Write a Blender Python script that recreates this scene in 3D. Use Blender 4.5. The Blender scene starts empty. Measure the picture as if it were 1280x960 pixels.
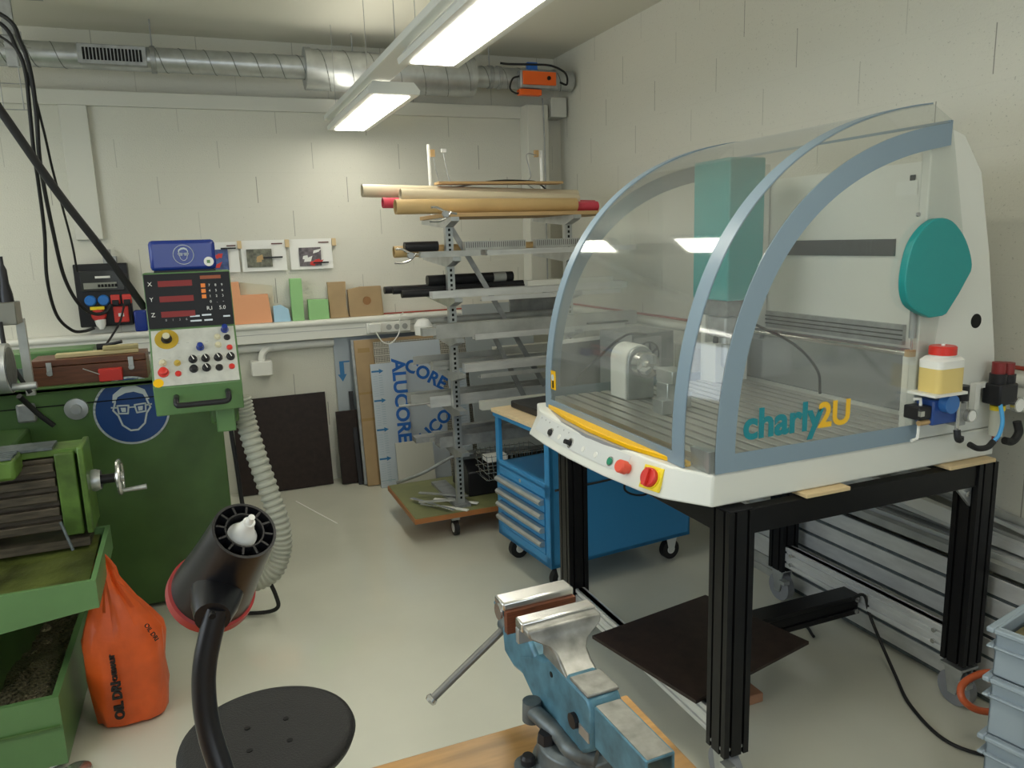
import bpy, bmesh, math, random
from mathutils import Vector, Matrix, noise
from math import sin, cos, pi, radians, atan2, sqrt
random.seed(7)
S = bpy.context.scene
COL = S.collection

# ------------------------------------------------------------------ camera
cd = bpy.data.cameras.new('camera'); cam = bpy.data.objects.new('camera', cd); COL.objects.link(cam)
cd.sensor_width = 36; cd.lens = 950 / 1280 * 36; cd.clip_start = .02
cam.matrix_world = Matrix(((0.92588569, 0.09853266, -0.36472867, 0), (-0.37650487, 0.16066087, -0.91237721, 0),
                           (-0.03130133, 0.98207912, 0.18585163, 1.6), (0, 0, 0, 1)))
S.camera = cam
# ------------------------------------------------------------------ light and exposure
W = bpy.data.worlds.new('world'); S.world = W; W.use_nodes = True
W.node_tree.nodes['Background'].inputs[0].default_value = (.75, .85, 1, 1)
W.node_tree.nodes['Background'].inputs[1].default_value = .3
S.view_settings.view_transform = 'Standard'; S.view_settings.look = 'None'
S.view_settings.gamma = 1; S.view_settings.use_curve_mapping = False
S.view_settings.exposure = 0.07
LAMP = 12.5          # brightness of the fluorescent diffusers
def area(name, loc, rot, sx, sy, e, c):
    l = bpy.data.lights.new(name, 'AREA'); l.shape = 'RECTANGLE'; l.size = sx; l.size_y = sy; l.energy = e; l.color = c
    o = bpy.data.objects.new(name, l); COL.objects.link(o); o.location = loc; o.rotation_euler = rot
    return o
# daylight from windows on the left; added unseen area light behind the camera
area('daylight_area', (-2.85, 1.6, 1.75), (0, radians(-90), 0), 1.3, 3.2, 50, (.80, .90, 1))
area('daylight_area', (0.2, -2.35, 1.8), (radians(90), 0, 0), 2.6, 1.2, 28, (.82, .91, 1))

# ------------------------------------------------------------------ materials
MC = {}
def mat(name, col, rough=.5, metal=0, var=0, scale=8, bump=0, bscale=60, emit=0, stretch=(1, 1, 1), coat=0):
    if name in MC: return MC[name]
    m = bpy.data.materials.new(name); m.use_nodes = True; nt = m.node_tree; N = nt.nodes; L = nt.links
    b = N['Principled BSDF']; b.inputs['Base Color'].default_value = (*col, 1); b.inputs['Roughness'].default_value = rough
    b.inputs['Metallic'].default_value = metal
    if max(col) < .03: b.inputs['Specular IOR Level'].default_value = .28
    if coat: b.inputs['Coat Weight'].default_value = coat
    if emit:
        b.inputs['Emission Color'].default_value = (*col, 1); b.inputs['Emission Strength'].default_value = emit
    if var or bump:
        tc = N.new('ShaderNodeTexCoord'); mp = N.new('ShaderNodeMapping'); L.new(tc.outputs['Object'], mp.inputs[0])
        mp.inputs['Scale'].default_value = stretch
    if var:
        nz = N.new('ShaderNodeTexNoise'); nz.inputs['Scale'].default_value = scale; nz.inputs['Detail'].default_value = 6
        L.new(mp.outputs[0], nz.inputs[0])
        r = N.new('ShaderNodeValToRGB'); r.color_ramp.elements[0].position = .3; r.color_ramp.elements[1].position = .7
        r.color_ramp.elements[0].color = (*[c * (1 - var) for c in col], 1)
        r.color_ramp.elements[1].color = (*[min(1, c * (1 + var)) for c in col], 1)
        L.new(nz.outputs[0], r.inputs[0]); L.new(r.outputs[0], b.inputs['Base Color'])
    if bump:
        n2 = N.new('ShaderNodeTexNoise'); n2.inputs['Scale'].default_value = bscale; n2.inputs['Detail'].default_value = 4
        L.new(mp.outputs[0], n2.inputs[0])
        bp = N.new('ShaderNodeBump'); bp.inputs['Strength'].default_value = bump; bp.inputs['Distance'].default_value = .01
        L.new(n2.outputs[0], bp.inputs['Height']); L.new(bp.outputs[0], b.inputs['Normal'])
    MC[name] = m
    return m

def block_wall(name, axis, col):
    """painted concrete blocks: open vertical joints, faint courses, pitted face"""
    m = bpy.data.materials.new(name); m.use_nodes = True; nt = m.node_tree; N = nt.nodes; L = nt.links
    b = N['Principled BSDF']; b.inputs['Roughness'].default_value = .75
    tc = N.new('ShaderNodeNewGeometry'); sp = N.new('ShaderNodeSeparateXYZ'); L.new(tc.outputs['Position'], sp.inputs[0])
    def ma(op, a, bb=None, c=None):
        n = N.new('ShaderNodeMath'); n.operation = op
        for i, v in enumerate((a, bb, c)):
            if v is None: continue
            if isinstance(v, (int, float)): n.inputs[i].default_value = v
            else: L.new(v, n.inputs[i])
        return n.outputs[0]
    u = sp.outputs[axis]; z = sp.outputs[2]
    zc = ma('DIVIDE', ma('ADD', z, .06), .213); row = ma('FLOOR', zc); fz = ma('FRACT', zc)
    uu = ma('ADD', ma('DIVIDE', u, .57), ma('MULTIPLY', row, .37)); fu = ma('FRACT', uu); cell = ma('FLOOR', uu)
    du = ma('MINIMUM', fu, ma('SUBTRACT', 1, fu)); dz = ma('MINIMUM', fz, ma('SUBTRACT', 1, fz))
    wn = N.new('ShaderNodeTexWhiteNoise'); wn.noise_dimensions = '2D'; cb = N.new('ShaderNodeCombineXYZ')
    L.new(ma('ROUND', uu), cb.inputs[0]); L.new(row, cb.inputs[1]); L.new(cb.outputs[0], wn.inputs[0])
    vj = ma('MULTIPLY', ma('LESS_THAN', du, .0036), ma('GREATER_THAN', dz, .12))
    dark = ma('MULTIPLY', vj, ma('ADD', .2, ma('MULTIPLY', ma('POWER', wn.outputs[0], 1.5), .6)))
    hj = ma('MULTIPLY', ma('LESS_THAN', dz, .010), .03)
    vo = N.new('ShaderNodeTexNoise'); vo.inputs['Scale'].default_value = 120; vo.inputs['Detail'].default_value = 2
    L.new(tc.outputs['Position'], vo.inputs[0])
    big = N.new('ShaderNodeTexNoise'); big.inputs['Scale'].default_value = 3.0; L.new(tc.outputs['Position'], big.inputs[0])
    pit = ma('MULTIPLY', ma('GREATER_THAN', vo.outputs[0], ma('ADD', .665, ma('MULTIPLY', big.outputs[0], .07))), .30)
    tot = ma('MINIMUM', ma('ADD', ma('ADD', dark, hj), pit), 1)
    mx = N.new('ShaderNodeMix'); mx.data_type = 'RGBA'
    mx.inputs[6].default_value = (*col, 1); mx.inputs[7].default_value = (.10, .10, .08, 1)
    L.new(tot, mx.inputs[0]); L.new(mx.outputs[2], b.inputs['Base Color'])
    n3 = N.new('ShaderNodeTexNoise'); n3.inputs['Scale'].default_value = 130; n3.inputs['Detail'].default_value = 3; L.new(tc.outputs['Position'], n3.inputs[0])
    h = ma('SUBTRACT', n3.outputs[0], ma('MULTIPLY', ma('ADD', dark, pit), 1.2))
    bp = N.new('ShaderNodeBump'); bp.inputs['Strength'].default_value = .25; bp.inputs['Distance'].default_value = .008
    L.new(h, bp.inputs['Height']); L.new(bp.outputs[0], b.inputs['Normal'])
    return m

def clear_sheet(name, tint, gloss=.06, mixmax=1.0):
    """thin clear polycarbonate: see-through with fresnel reflections"""
    m = bpy.data.materials.new(name); m.use_nodes = True; nt = m.node_tree; N = nt.nodes; L = nt.links
    N.remove(N['Principled BSDF']); out = N['Material Output']
    t = N.new('ShaderNodeBsdfTransparent'); t.inputs[0].default_value = (*tint, 1)
    g = N.new('ShaderNodeBsdfGlossy'); g.inputs['Roughness'].default_value = gloss; g.inputs[0].default_value = (.95, .97, 1, 1)
    f = N.new('ShaderNodeFresnel'); ge = N.new('ShaderNodeNewGeometry'); io = N.new('ShaderNodeMath'); io.operation = 'MULTIPLY_ADD'
    io.inputs[1].default_value = 1 / 1.5 - 1.5; io.inputs[2].default_value = 1.5
    L.new(ge.outputs['Backfacing'], io.inputs[0]); L.new(io.outputs[0], f.inputs[0])     # same reflectance from both faces of the thin sheet
    mx = N.new('ShaderNodeMixShader'); L.new(f.outputs[0], mx.inputs[0]); L.new(t.outputs[0], mx.inputs[1]); L.new(g.outputs[0], mx.inputs[2])
    d = N.new('ShaderNodeBsdfDiffuse'); d.inputs[0].default_value = (.8, .82, .82, 1)
    m2 = N.new('ShaderNodeMixShader'); m2.inputs[0].default_value = .03
    L.new(mx.outputs[0], m2.inputs[1]); L.new(d.outputs[0], m2.inputs[2]); L.new(m2.outputs[0], out.inputs[0])
    return m

def perforated(name, col, hole, scale):
    m = bpy.data.materials.new(name); m.use_nodes = True; nt = m.node_tree; N = nt.nodes; L = nt.links
    b = N['Principled BSDF']; b.inputs['Roughness'].default_value = .45; b.inputs['Metallic'].default_value = .3
    tc = N.new('ShaderNodeTexCoord'); mp = N.new('ShaderNodeMapping'); mp.inputs['Rotation'].default_value = (0, radians(45), 0)
    mp.inputs['Scale'].default_value = (scale, scale, scale)
    L.new(tc.outputs['Object'], mp.inputs[0]); ch = N.new('ShaderNodeTexChecker'); ch.inputs['Scale'].default_value = 1
    mp.inputs['Location'].default_value = (0, .5, 0)
    ch.inputs[1].default_value = (*col, 1); ch.inputs[2].default_value = (*hole, 1)
    L.new(mp.outputs[0], ch.inputs[0]); L.new(ch.outputs[0], b.inputs['Base Color'])
    return m

WALLC = (.655, .645, .565)
M_backwall = block_wall('painted_blocks_back', 0, WALLC)
M_sidewall = block_wall('painted_blocks_side', 1, WALLC)
M_plaster = mat('wall_paint', (.65, .645, .575), .7, bump=.05)
M_ceil = mat('ceiling_paint', (.68, .67, .585), .8, bump=.04, bscale=40)
M_floor = mat('epoxy_floor', (.60, .60, .51), .12, var=.05, scale=2.2, coat=.3)
M_white = mat('white_enamel', (.76, .76, .71), .4)
M_offwhite = mat('machine_white', (.70, .71, .66), .35)
M_trunk = mat('trunking_white', (.72, .72, .66), .45)
M_galv = mat('galvanised', (.50, .52, .52), .35, .75, var=.14, scale=14)
M_galvd = mat('galvanised_dull', (.36, .37, .37), .45, .6, var=.2, scale=20)
M_steel = mat('bright_steel', (.62, .62, .60), .25, .9, var=.1, scale=30)
M_alu = mat('aluminium', (.66, .67, .66), .35, .45, var=.1, scale=9, stretch=(1, 1, 4))
M_alud = mat('aluminium_worn', (.42, .43, .41), .4, .4, var=.2, scale=9)
M_black = mat('black_anodised', (.012, .012, .013), .32, .3)
M_blackp = mat('black_plastic', (.018, .018, .02), .35)
M_rubber = mat('black_rubber', (.02, .02, .02), .55)
M_slot = mat('slot_black', (.004, .004, .004), .7)
M_green = mat('machine_green', (.062, .130, .034), .38, var=.18, scale=5)
M_greenl = mat('machine_green_light', (.105, .215, .078), .38, var=.12, scale=6)
M_greenold = mat('machine_green_greasy', (.09, .17, .03), .35, var=.45, scale=11)
M_castslot = mat('oily_cast_iron', (.085, .07, .05), .4, .5, var=.45, scale=13, stretch=(1, 1, 8), bump=.2, bscale=200)
M_blue = mat('cart_blue', (.035, .24, .50), .35)
M_vblue = mat('vise_blue', (.075, .19, .26), .42, .25, var=.35, scale=38)
M_vworn = mat('vise_worn', (.25, .25, .23), .4, .6, var=.3, scale=45)
M_vbase = mat('vise_base_grey', (.11, .13, .135), .42, .4, var=.3, scale=40)
M_dblue = mat('dispenser_blue', (.012, .035, .24), .25)
M_sign = mat('sign_blue', (.006, .05, .20), .35)
M_signw = mat('sign_white', (.52, .58, .60), .5)
M_orange = mat('bag_orange', (.72, .11, .018), .38, var=.18, scale=9, bump=.25, bscale=18)
M_orangeact = mat('actuator_orange', (.85, .13, .01), .4)
M_red = mat('red_plastic', (.62, .03, .02), .35)
M_redd = mat('display_red', (.22, .010, .008), .45)
M_yellow = mat('yellow_plastic', (.85, .48, .0), .35)
M_yell2 = mat('switch_yellow', (.85, .65, .02), .35)
M_teal = mat('teal_paint', (.01, .27, .27), .4)
M_hoodblue = mat('hood_blue_grey', (.22, .30, .37), .35)
M_clear = clear_sheet('clear_hood', (.93, .94, .93))
M_wood = mat('bench_wood', (.42, .23, .075), .38, var=.38, scale=5, stretch=(1, 7, 7))
M_ply = mat('light_plywood', (.70, .55, .34), .5, var=.08, scale=7, stretch=(1, 8, 8))
M_boardgreen = mat('green_lino', (.20, .21, .09), .5, var=.1, scale=10)
M_edge = mat('board_edge_brown', (.38, .15, .045), .5)
M_brownbox = mat('stained_wood', (.13, .045, .02), .4, var=.3, scale=9, stretch=(1, 9, 9))
M_dark = mat('dark_film_board', (.022, .013, .010), .45, var=.3, scale=30)
M_card = mat('cardboard', (.40, .28, .15), .75, var=.08, scale=9)
M_tube = mat('cardboard_tube', (.55, .38, .17), .5, var=.08, scale=5)
M_tubep = mat('pale_tube', (.62, .54, .38), .5)
M_pink = mat('pink_film', (.62, .06, .10), .25)
M_sheet = mat('protective_film', (.52, .58, .64), .35, .1)
M_sheetg = mat('grey_sheet', (.38, .42, .44), .35, .3)
M_beige = mat('beige_panel', (.58, .58, .52), .5)
M_printb = mat('print_blue', (.02, .13, .47), .4)
M_arrow = mat('arrow_blue', (.03, .17, .38), .4)
M_fine = mat('fine_print', (.30, .42, .50), .5)
M_pegfoam = mat('orange_foam', (.80, .38, .20), .8)
M_foamg = mat('green_foam', (.30, .56, .24), .8)
M_foamb = mat('blue_foam', (.40, .62, .78), .8)
M_paper = mat('paper', (.80, .80, .76), .6)
M_crate = mat('crate_grey', (.30, .36, .41), .4)
M_lampblk = mat('lamp_black', (.011, .011, .013), .3)
M_caster = mat('caster_grey', (.22, .23, .25), .5)
M_hose = mat('hose_grey', (.36, .37, .31), .5)
M_tan = mat('tan_wood', (.50, .33, .15), .6)
M_ltwood = mat('shim_wood', (.66, .50, .28), .6)
M_foamlight = mat('tape_paper', (.55, .46, .24), .6)

# ------------------------------------------------------------------ geometry helpers
def smoothpts(pts, n=8):
    P = [Vector(p) for p in pts]
    if len(P) < 3: return P
    out = []
    for i in range(len(P) - 1):
        a = P[i - 1] if i else P[0] * 2 - P[1]; b = P[i]; c = P[i + 1]; d = P[i + 2] if i + 2 < len(P) else P[-1] * 2 - P[-2]
        for k in range(n):
            t = k / n
            out.append(.5 * ((2 * b) + (c - a) * t + (2 * a - 5 * b + 4 * c - d) * t * t + (3 * b - a - 3 * c + d) * t ** 3))
    out.append(P[-1]); return out

class MB:
    def __init__(s, M=None): s.bm = bmesh.new(); s.M = M
    def _t(s, vs):
        if s.M is not None:
            for v in vs: v.co = s.M @ v.co
    def box(s, x0, x1, y0, y1, z0, z1, M=None):
        vs = [s.bm.verts.new((x, y, z)) for x in (x0, x1) for y in (y0, y1) for z in (z0, z1)]
        for q in ((0, 1, 3, 2), (4, 6, 7, 5), (0, 4, 5, 1), (2, 3, 7, 6), (0, 2, 6, 4), (1, 5, 7, 3)):
            s.bm.faces.new([vs[i] for i in q])
        if M is not None:
            for v in vs: v.co = M @ v.co
        s._t(vs); return s
    def hexa(s, lo, hi):
        """loft two equal polygons (lists of 3d points)"""
        a = [s.bm.verts.new(p) for p in lo]; b = [s.bm.verts.new(p) for p in hi]; n = len(a)
        s.bm.faces.new(a[::-1]); s.bm.faces.new(b)
        for i in range(n): s.bm.faces.new((a[i], a[(i + 1) % n], b[(i + 1) % n], b[i]))
        s._t(a + b); return s
    def prism(s, poly, lo, hi, ax='y', M=None):
        f = {'y': lambda p, h: (p[0], h, p[1]), 'x': lambda p, h: (h, p[0], p[1]), 'z': lambda p, h: (p[0], p[1], h)}[ax]
        a = [Vector(f(p, lo)) for p in poly]; b = [Vector(f(p, hi)) for p in poly]
        if M is not None: a = [M @ p for p in a]; b = [M @ p for p in b]
        return s.hexa(a, b)
    def cyl(s, p0, p1, r0, r1=None, seg=20):
        p0 = Vector(p0); p1 = Vector(p1); r1 = r0 if r1 is None else r1
        return s.sweep([p0, p1], [r0, r1], seg)
    def sweep(s, P, R, seg=10, cap=True, closed=False):
        P = [Vector(p) for p in P]; rings = []; prev = None; n = len(P)
        for i, p in enumerate(P):
            t = (P[min(i + 1, n - 1)] - P[max(i - 1, 0)])
            if t.length < 1e-9: t = Vector((0, 0, 1))
            t.normalize()
            if prev is None:
                u = t.orthogonal().normalized()
                if abs(t.z) < .9: u = t.cross(Vector((0, 0, 1))).normalized()
            else:
                u = prev - t * prev.dot(t)
                u = u.normalized() if u.length > 1e-6 else t.orthogonal().normalized()
            prev = u; w = t.cross(u); r = R[i] if isinstance(R, (list, tuple)) else R
            rings.append([s.bm.verts.new(p + (u * cos(2 * pi * k / seg) + w * sin(2 * pi * k / seg)) * r) for k in range(seg)])
        for a, b in zip(rings, rings[1:]):
            for k in range(seg): s.bm.faces.new((a[k], a[(k + 1) % seg], b[(k + 1) % seg], b[k]))
        if cap: s.bm.faces.new(rings[0][::-1]); s.bm.faces.new(rings[-1])
        s._t([v for r in rings for v in r]); return s
    def tube(s, pts, r, seg=10, n=8, smooth=True):
        return s.sweep(smoothpts(pts, n) if smooth else pts, r, seg)
    def lathe(s, prof, o=(0, 0, 0), ax=(0, 0, 1), seg=32):
        o = Vector(o); ax = Vector(ax).normalized(); u = ax.orthogonal().normalized(); w = ax.cross(u); rings = []
        for r, h in prof:
            if r < 1e-6: rings.append([s.bm.verts.new(o + ax * h)])
            else: rings.append([s.bm.verts.new(o + ax * h + (u * cos(2 * pi * k / seg) + w * sin(2 * pi * k / seg)) * r) for k in range(seg)])
        for a, b in zip(rings, rings[1:]):
            for k in range(seg):
                k2 = (k + 1) % seg
                if len(a) == 1 and len(b) == 1: continue
                if len(a) == 1: s.bm.faces.new((a[0], b[k2], b[k]))
                elif len(b) == 1: s.bm.faces.new((a[k], a[k2], b[0]))
                else: s.bm.faces.new((a[k], a[k2], b[k2], b[k]))
        s._t([v for r in rings for v in r]); return s
    def ring(s, c, ax, R, r, seg=32, sg2=8):
        c = Vector(c); ax = Vector(ax).normalized(); u = ax.orthogonal().normalized(); w = ax.cross(u)
        G = [[s.bm.verts.new(c + (u * cos(2 * pi * i / seg) + w * sin(2 * pi * i / seg)) * (R + r * cos(2 * pi * j / sg2)) + ax * r * sin(2 * pi * j / sg2)) for j in range(sg2)] for i in range(seg)]
        for i in range(seg):
            for j in range(sg2):
                s.bm.faces.new((G[i][j], G[(i + 1) % seg][j], G[(i + 1) % seg][(j + 1) % sg2], G[i][(j + 1) % sg2]))
        s._t([v for g in G for v in g]); return s
    def ribbon(s, pts, w, th=.001, closed=False):
        """flat stroke in the local XZ plane, facing -Y"""
        n = len(pts); rng = range(n if closed else n - 1)
        for i in rng:
            a = Vector((pts[i][0], 0, pts[i][1])); b = Vector((pts[(i + 1) % n][0], 0, pts[(i + 1) % n][1]))
            d = (b - a)
            if d.length < 1e-9: continue
            d.normalize(); nn = Vector((-d.z, 0, d.x)) * w / 2; a = a - d * w * .25; b = b + d * w * .25
            y = Vector((0, -th, 0))
            s.hexa([a - nn, b - nn, b + nn, a + nn], [a - nn + y, b - nn + y, b + nn + y, a + nn + y])
        return s
    def grid(s, rows):
        G = [[s.bm.verts.new(p) for p in r] for r in rows]
        for a, b in zip(G, G[1:]):
            for k in range(len(a) - 1): s.bm.faces.new((a[k], a[k + 1], b[k + 1], b[k]))
        s._t([v for g in G for v in g]); return s
    def build(s, name, m, parent=None, bevel=0, solid=0, angle=35, smooth=True, off=-1, local=False):
        bm = s.bm; bmesh.ops.recalc_face_normals(bm, faces=bm.faces)
        me = bpy.data.meshes.new(name); o = bpy.data.objects.new(name, me)
        if parent is not None:
            if not local: bmesh.ops.translate(bm, verts=bm.verts, vec=-ORG.get(parent.name, Vector()))
            o.parent = parent; ORG[o.name] = ORG.get(parent.name, Vector())
        else:
            xs = [v.co for v in bm.verts]
            c = Vector(((min(v.x for v in xs) + max(v.x for v in xs)) / 2, (min(v.y for v in xs) + max(v.y for v in xs)) / 2, min(v.z for v in xs)))
            bmesh.ops.translate(bm, verts=bm.verts, vec=-c); o.location = c; ORG[o.name] = c
        if smooth:
            for f in bm.faces: f.smooth = True
        bm.to_mesh(me); bm.free(); COL.objects.link(o)
        if smooth: me.set_sharp_from_angle(angle=radians(angle))
        me.materials.append(m)
        if solid:
            q = o.modifiers.new('thickness', 'SOLIDIFY'); q.thickness = solid; q.offset = off
            q = o.modifiers.new('edges', 'EDGE_SPLIT'); q.split_angle = radians(50)
        if bevel:
            q = o.modifiers.new('bevel', 'BEVEL'); q.width = bevel; q.segments = 2; q.limit_method = 'ANGLE'; q.angle_limit = radians(40)
        return o
ORG = {}
def tag(o, label, cat, group=None):
    o['label'] = label; o['category'] = cat
    if group: o['group'] = group
    return o
def thing(name, label, cat, loc=(0, 0, 0), rz=0, group=None):
    o = bpy.data.objects.new(name, None); COL.objects.link(o); o.location = loc; o.rotation_euler = (0, 0, rz)
    o.empty_display_size = .05; ORG[o.name] = Vector(loc) if not rz else Vector()
    return tag(o, label, cat, group)
def struct(o): o['kind'] = 'structure'; return o
def lab(o, l): o['label'] = l; return o
def copy_tree(root, loc=None, rz=None, label=None):
    r = root.copy(); COL.objects.link(r)
    if loc is not None: r.location = loc
    if rz is not None: r.rotation_euler = (0, 0, rz)
    if label: r['label'] = label
    for ch in list(root.children):
        c = ch.copy(); COL.objects.link(c); c.parent = r
        for g in ch.children:
            d = g.copy(); COL.objects.link(d); d.parent = c
    return r
def text(body, size, m, parent, M, name='lettering', ext=.0006, align='CENTER', bold=0):
    cu = bpy.data.curves.new('t', 'FONT'); cu.body = body; cu.size = size; cu.align_x = align; cu.align_y = 'CENTER'; cu.extrude = ext; cu.offset = bold
    cu.resolution_u = 4
    t = bpy.data.objects.new('t', cu); COL.objects.link(t)
    dg = bpy.context.evaluated_depsgraph_get(); me = bpy.data.meshes.new_from_object(t.evaluated_get(dg))
    bpy.data.objects.remove(t); bpy.data.curves.remove(cu)
    me.transform(M)
    if parent is not None: me.transform(Matrix.Translation(-ORG.get(parent.name, Vector())))
    me.materials.clear(); me.materials.append(m); me.name = name
    o = bpy.data.objects.new(name, me); COL.objects.link(o); o.parent = parent; ORG[o.name] = ORG.get(parent.name, Vector())
    return o
T = Matrix.Translation
def RX(a): return Matrix.Rotation(radians(a), 4, 'X')
def RY(a): return Matrix.Rotation(radians(a), 4, 'Y')
def RZ(a): return Matrix.Rotation(radians(a), 4, 'Z')
FACE = RX(90)                       # local XY plane -> faces -Y
def arc(cx, cz, r, a0, a1, n=12): return [(cx + r * cos(radians(a0 + (a1 - a0) * i / n)), cz + r * sin(radians(a0 + (a1 - a0) * i / n))) for i in range(n + 1)]

# ================================================================== SETTING
struct(MB().box(-3, 3, -2.5, 6, -.1, 0).build('floor', M_floor))
struct(MB().box(-3, 3, -2.5, 6, 2.88, 2.98).build('ceiling', M_ceil))
struct(MB().box(-3, 2.52, 5.2, 5.4, 0, 2.52).build('wall_back', M_backwall))
struct(MB().box(-3, 2.52, 5.3, 5.5, 2.52, 2.88).build('wall_back_upper', M_backwall))
struct(MB().box(2.52, 2.7, -2.5, 5.5, 0, 2.88).build('wall_right', M_sidewall))
struct(MB().box(-3.1, -2.95, -2.5, 5.5, 0, 2.88).build('wall_left', M_plaster))
struct(MB().box(-3, 2.6, -2.55, -2.42, 0, 2.88).build('wall_front', M_plaster))
# lintel band, pilasters
struct(MB().box(-2.95, 2.5, 5.175, 5.3, 2.44, 2.525).build('trim_1', M_plaster, bevel=.004))
struct(MB().box(-.66, -.515, 5.165, 5.2, 1.68, 2.44).build('trim_2', M_plaster, bevel=.004))
struct(MB().box(2.20, 2.36, 5.06, 5.2, 0, 2.52).build('trim_3', M_plaster, bevel=.006))
# cable trunking, one run along each wall
for nm, b, lb in (('cable_trunking', (-1.6, 2.20, 5.09, 5.2, 1.0, 1.125), 'white cable trunking running along the back wall under the foam offcuts'),
                  ('cable_trunking', (2.42, 2.519, 0.2, 5.05, 1.0, 1.12), 'white cable trunking along the right wall behind the clear hooded machine')):
    t = thing(nm, lb, 'trunking', (b[0], b[2], b[4]))
    x0, x1, y0, y1, z0, z1 = b
    MB().box(*b).build('body', M_trunk, t, bevel=.003)
    if x1 - x0 > 1: MB().cyl((x0, y0 + .004, z1 - .018), (x1, y0 + .004, z1 - .018), .021).build('rounded_edge', M_trunk, t)
    else: MB().cyl((x0 + .004, y0, z1 - .018), (x0 + .004, y1, z1 - .018), .021).build('rounded_edge', M_trunk, t)
    if x1 - x0 > 1: MB().box(x0, x1, y0 - .002, y0, z0 + .055, z0 + .058).build('lid_seam', M_galvd, t)
tag(MB().tube([(.9, 5.19, 1.131), (1.5, 5.18, 1.131), (2.2, 5.19, 1.131)], .005).build('red_cable', mat('red_cable', (.35, .05, .03), .5)), 'thin red cable lying on top of the back wall trunking', 'cable')
tag(MB().tube([(2.5, .3, 1.128), (2.505, 2, 1.127), (2.5, 3.5, 1.128), (2.505, 5.0, 1.127)], .007).build('red_cable', MC['red_cable']), 'thin red cable lying on the right wall trunking', 'cable')
# waste pipe below trunking
p = thing('wall_pipe', 'white plastic pipe with an elbow under the back wall trunking', 'pipe', (.3, 5.16, .8))
MB().cyl((-.9, 5.165, .965), (.78, 5.165, .965), .027).build('pipe', M_white, p)
MB().cyl((.36, 5.165, .965), (.46, 5.165, .965), .032).build('coupling', M_white, p)
MB().tube([(.42, 5.165, .965), (.35, 5.14, .955), (.315, 5.13, .92), (.31, 5.13, .87)], .022).build('elbow', M_white, p)
MB().box(.24, .37, 5.08, 5.2, .79, .885).build('junction_box', M_white, p, bevel=.006)
# socket strip
s_ = thing('socket_strip', 'white double power socket with plug and cord loop on the trunking', 'power socket', (1.0, 5.06, 1.02))
MB().box(.99, 1.29, 5.055, 5.088, 1.015, 1.085).build('body', M_white, s_, bevel=.004)
for i in range(3): MB().cyl((1.14 + i * .055, 5.053, 1.05), (1.14 + i * .055, 5.057, 1.05), .019).build('outlet', mat('outlet_grey', (.35, .36, .34), .5), s_)
MB().box(1.0, 1.08, 5.02, 5.055, 1.02, 1.085).build('plug', M_white, s_, bevel=.006)
MB().tube([(1.04, 5.02, 1.03), (1.08, 5.0, .96), (1.14, 5.0, .95), (1.2, 5.01, 1.02), (1.21, 5.02, 1.12), (1.24, 5.05, 1.14)], .004).build('cord', M_white, s_)

# ================================================================== CEILING LIGHTS
M_diff = mat('light_diffuser', (1, .96, .83), .5, emit=LAMP)
M_up = mat('ceiling_fill', (1, .96, .83), .5, emit=9.0)  # added upward glow on the fixture tops, lifts the ceiling brightness
def fixture(x, y0, y1, label, grp=None):
    t = thing('ceiling_light', label, 'light', ((x), (y0 + y1) / 2, 2.30), 0, grp)
    MB().prism([(x - .13, 2.325), (x - .125, 2.304), (x + .125, 2.304), (x + .13, 2.325), (x + .10, 2.36), (x - .10, 2.36)], y0 - .05, y1 + .05).build('housing', M_offwhite, t)
    MB().box(x - .088, x + .088, y0, y1, 2.299, 2.3035).build('diffuser', M_diff, t)
    lab(MB().box(x - .07, x + .07, y0, y1, 2.36, 2.364).build('ceiling_fill_panel', M_up, t), 'added glow panel brightening the ceiling')
    for yy in (y0 + .1, y1 - .1):
        MB().cyl((x - .09, yy, 2.36), (x - .09, yy, 2.88), .0015, seg=6).build('suspension_wire', M_galvd, t)
    return t
fixture(.94, 3.80, 4.93, 'far hanging ceiling light with a white louvre, near the duct')
fixture(.94, 1.93, 3.10, 'near hanging ceiling light cut off by the top of the frame')
fixture(.94, .1, 1.4, 'third hanging ceiling light of the row above the bench')
fixture(-1.5, 3.2, 4.6, 'unseen hanging ceiling light added above the left side of the green machine')  # second row out of view, added for more room light
fixture(-1.5, .4, 1.8, 'unseen hanging ceiling light added left of the bench')
t = thing('light_track', 'pale grey mounting rail joining the two hanging ceiling lights', 'lighting rail', (.87, 3.3, 2.37))
MB().box(.80, .93, 1.8, 5.0, 2.365, 2.395).build('rail', M_offwhite, t, bevel=.004)
MB().cyl((.865, 3.38, 2.395), (.865, 3.38, 2.88), .0018, seg=6).build('suspension_wire', M_galvd, t)

# ================================================================== DUCT
M_seam = mat('seam_grey', (.16, .17, .16), .5)
t = thing('ventilation_duct', 'round galvanised spiral duct with a thick silencer under the ceiling', 'duct', (1, 5.0, 2.66))
def spiral(mb, x0, x1, r, pitch, c=(4.98, 2.665)):
    n = int((x1 - x0) / pitch * 20); mb = MB(); mb.sweep([(x0 + (x1 - x0) * i / n, c[0] + r * cos(2 * pi * i / 20), c[1] + r * sin(2 * pi * i / 20)) for i in range(n + 1)], .0032, 4); mb.build('spiral_seam', M_seam, t)
cy, cz = 4.98, 2.665
m = MB().cyl((-.95, cy, cz), (.72, cy, cz), .066, seg=32); spiral(m, -.93, -.48, .066, .13); spiral(m, -.16, .72, .066, .13); m.build('small_duct', M_galv, t)
m = MB().cyl((.72, cy, cz - .01), (1.76, cy, cz - .01), .118, seg=36); spiral(m, .74, 1.74, .118, .15, (cy, cz - .01)); m.build('silencer', M_galv, t)
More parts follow.
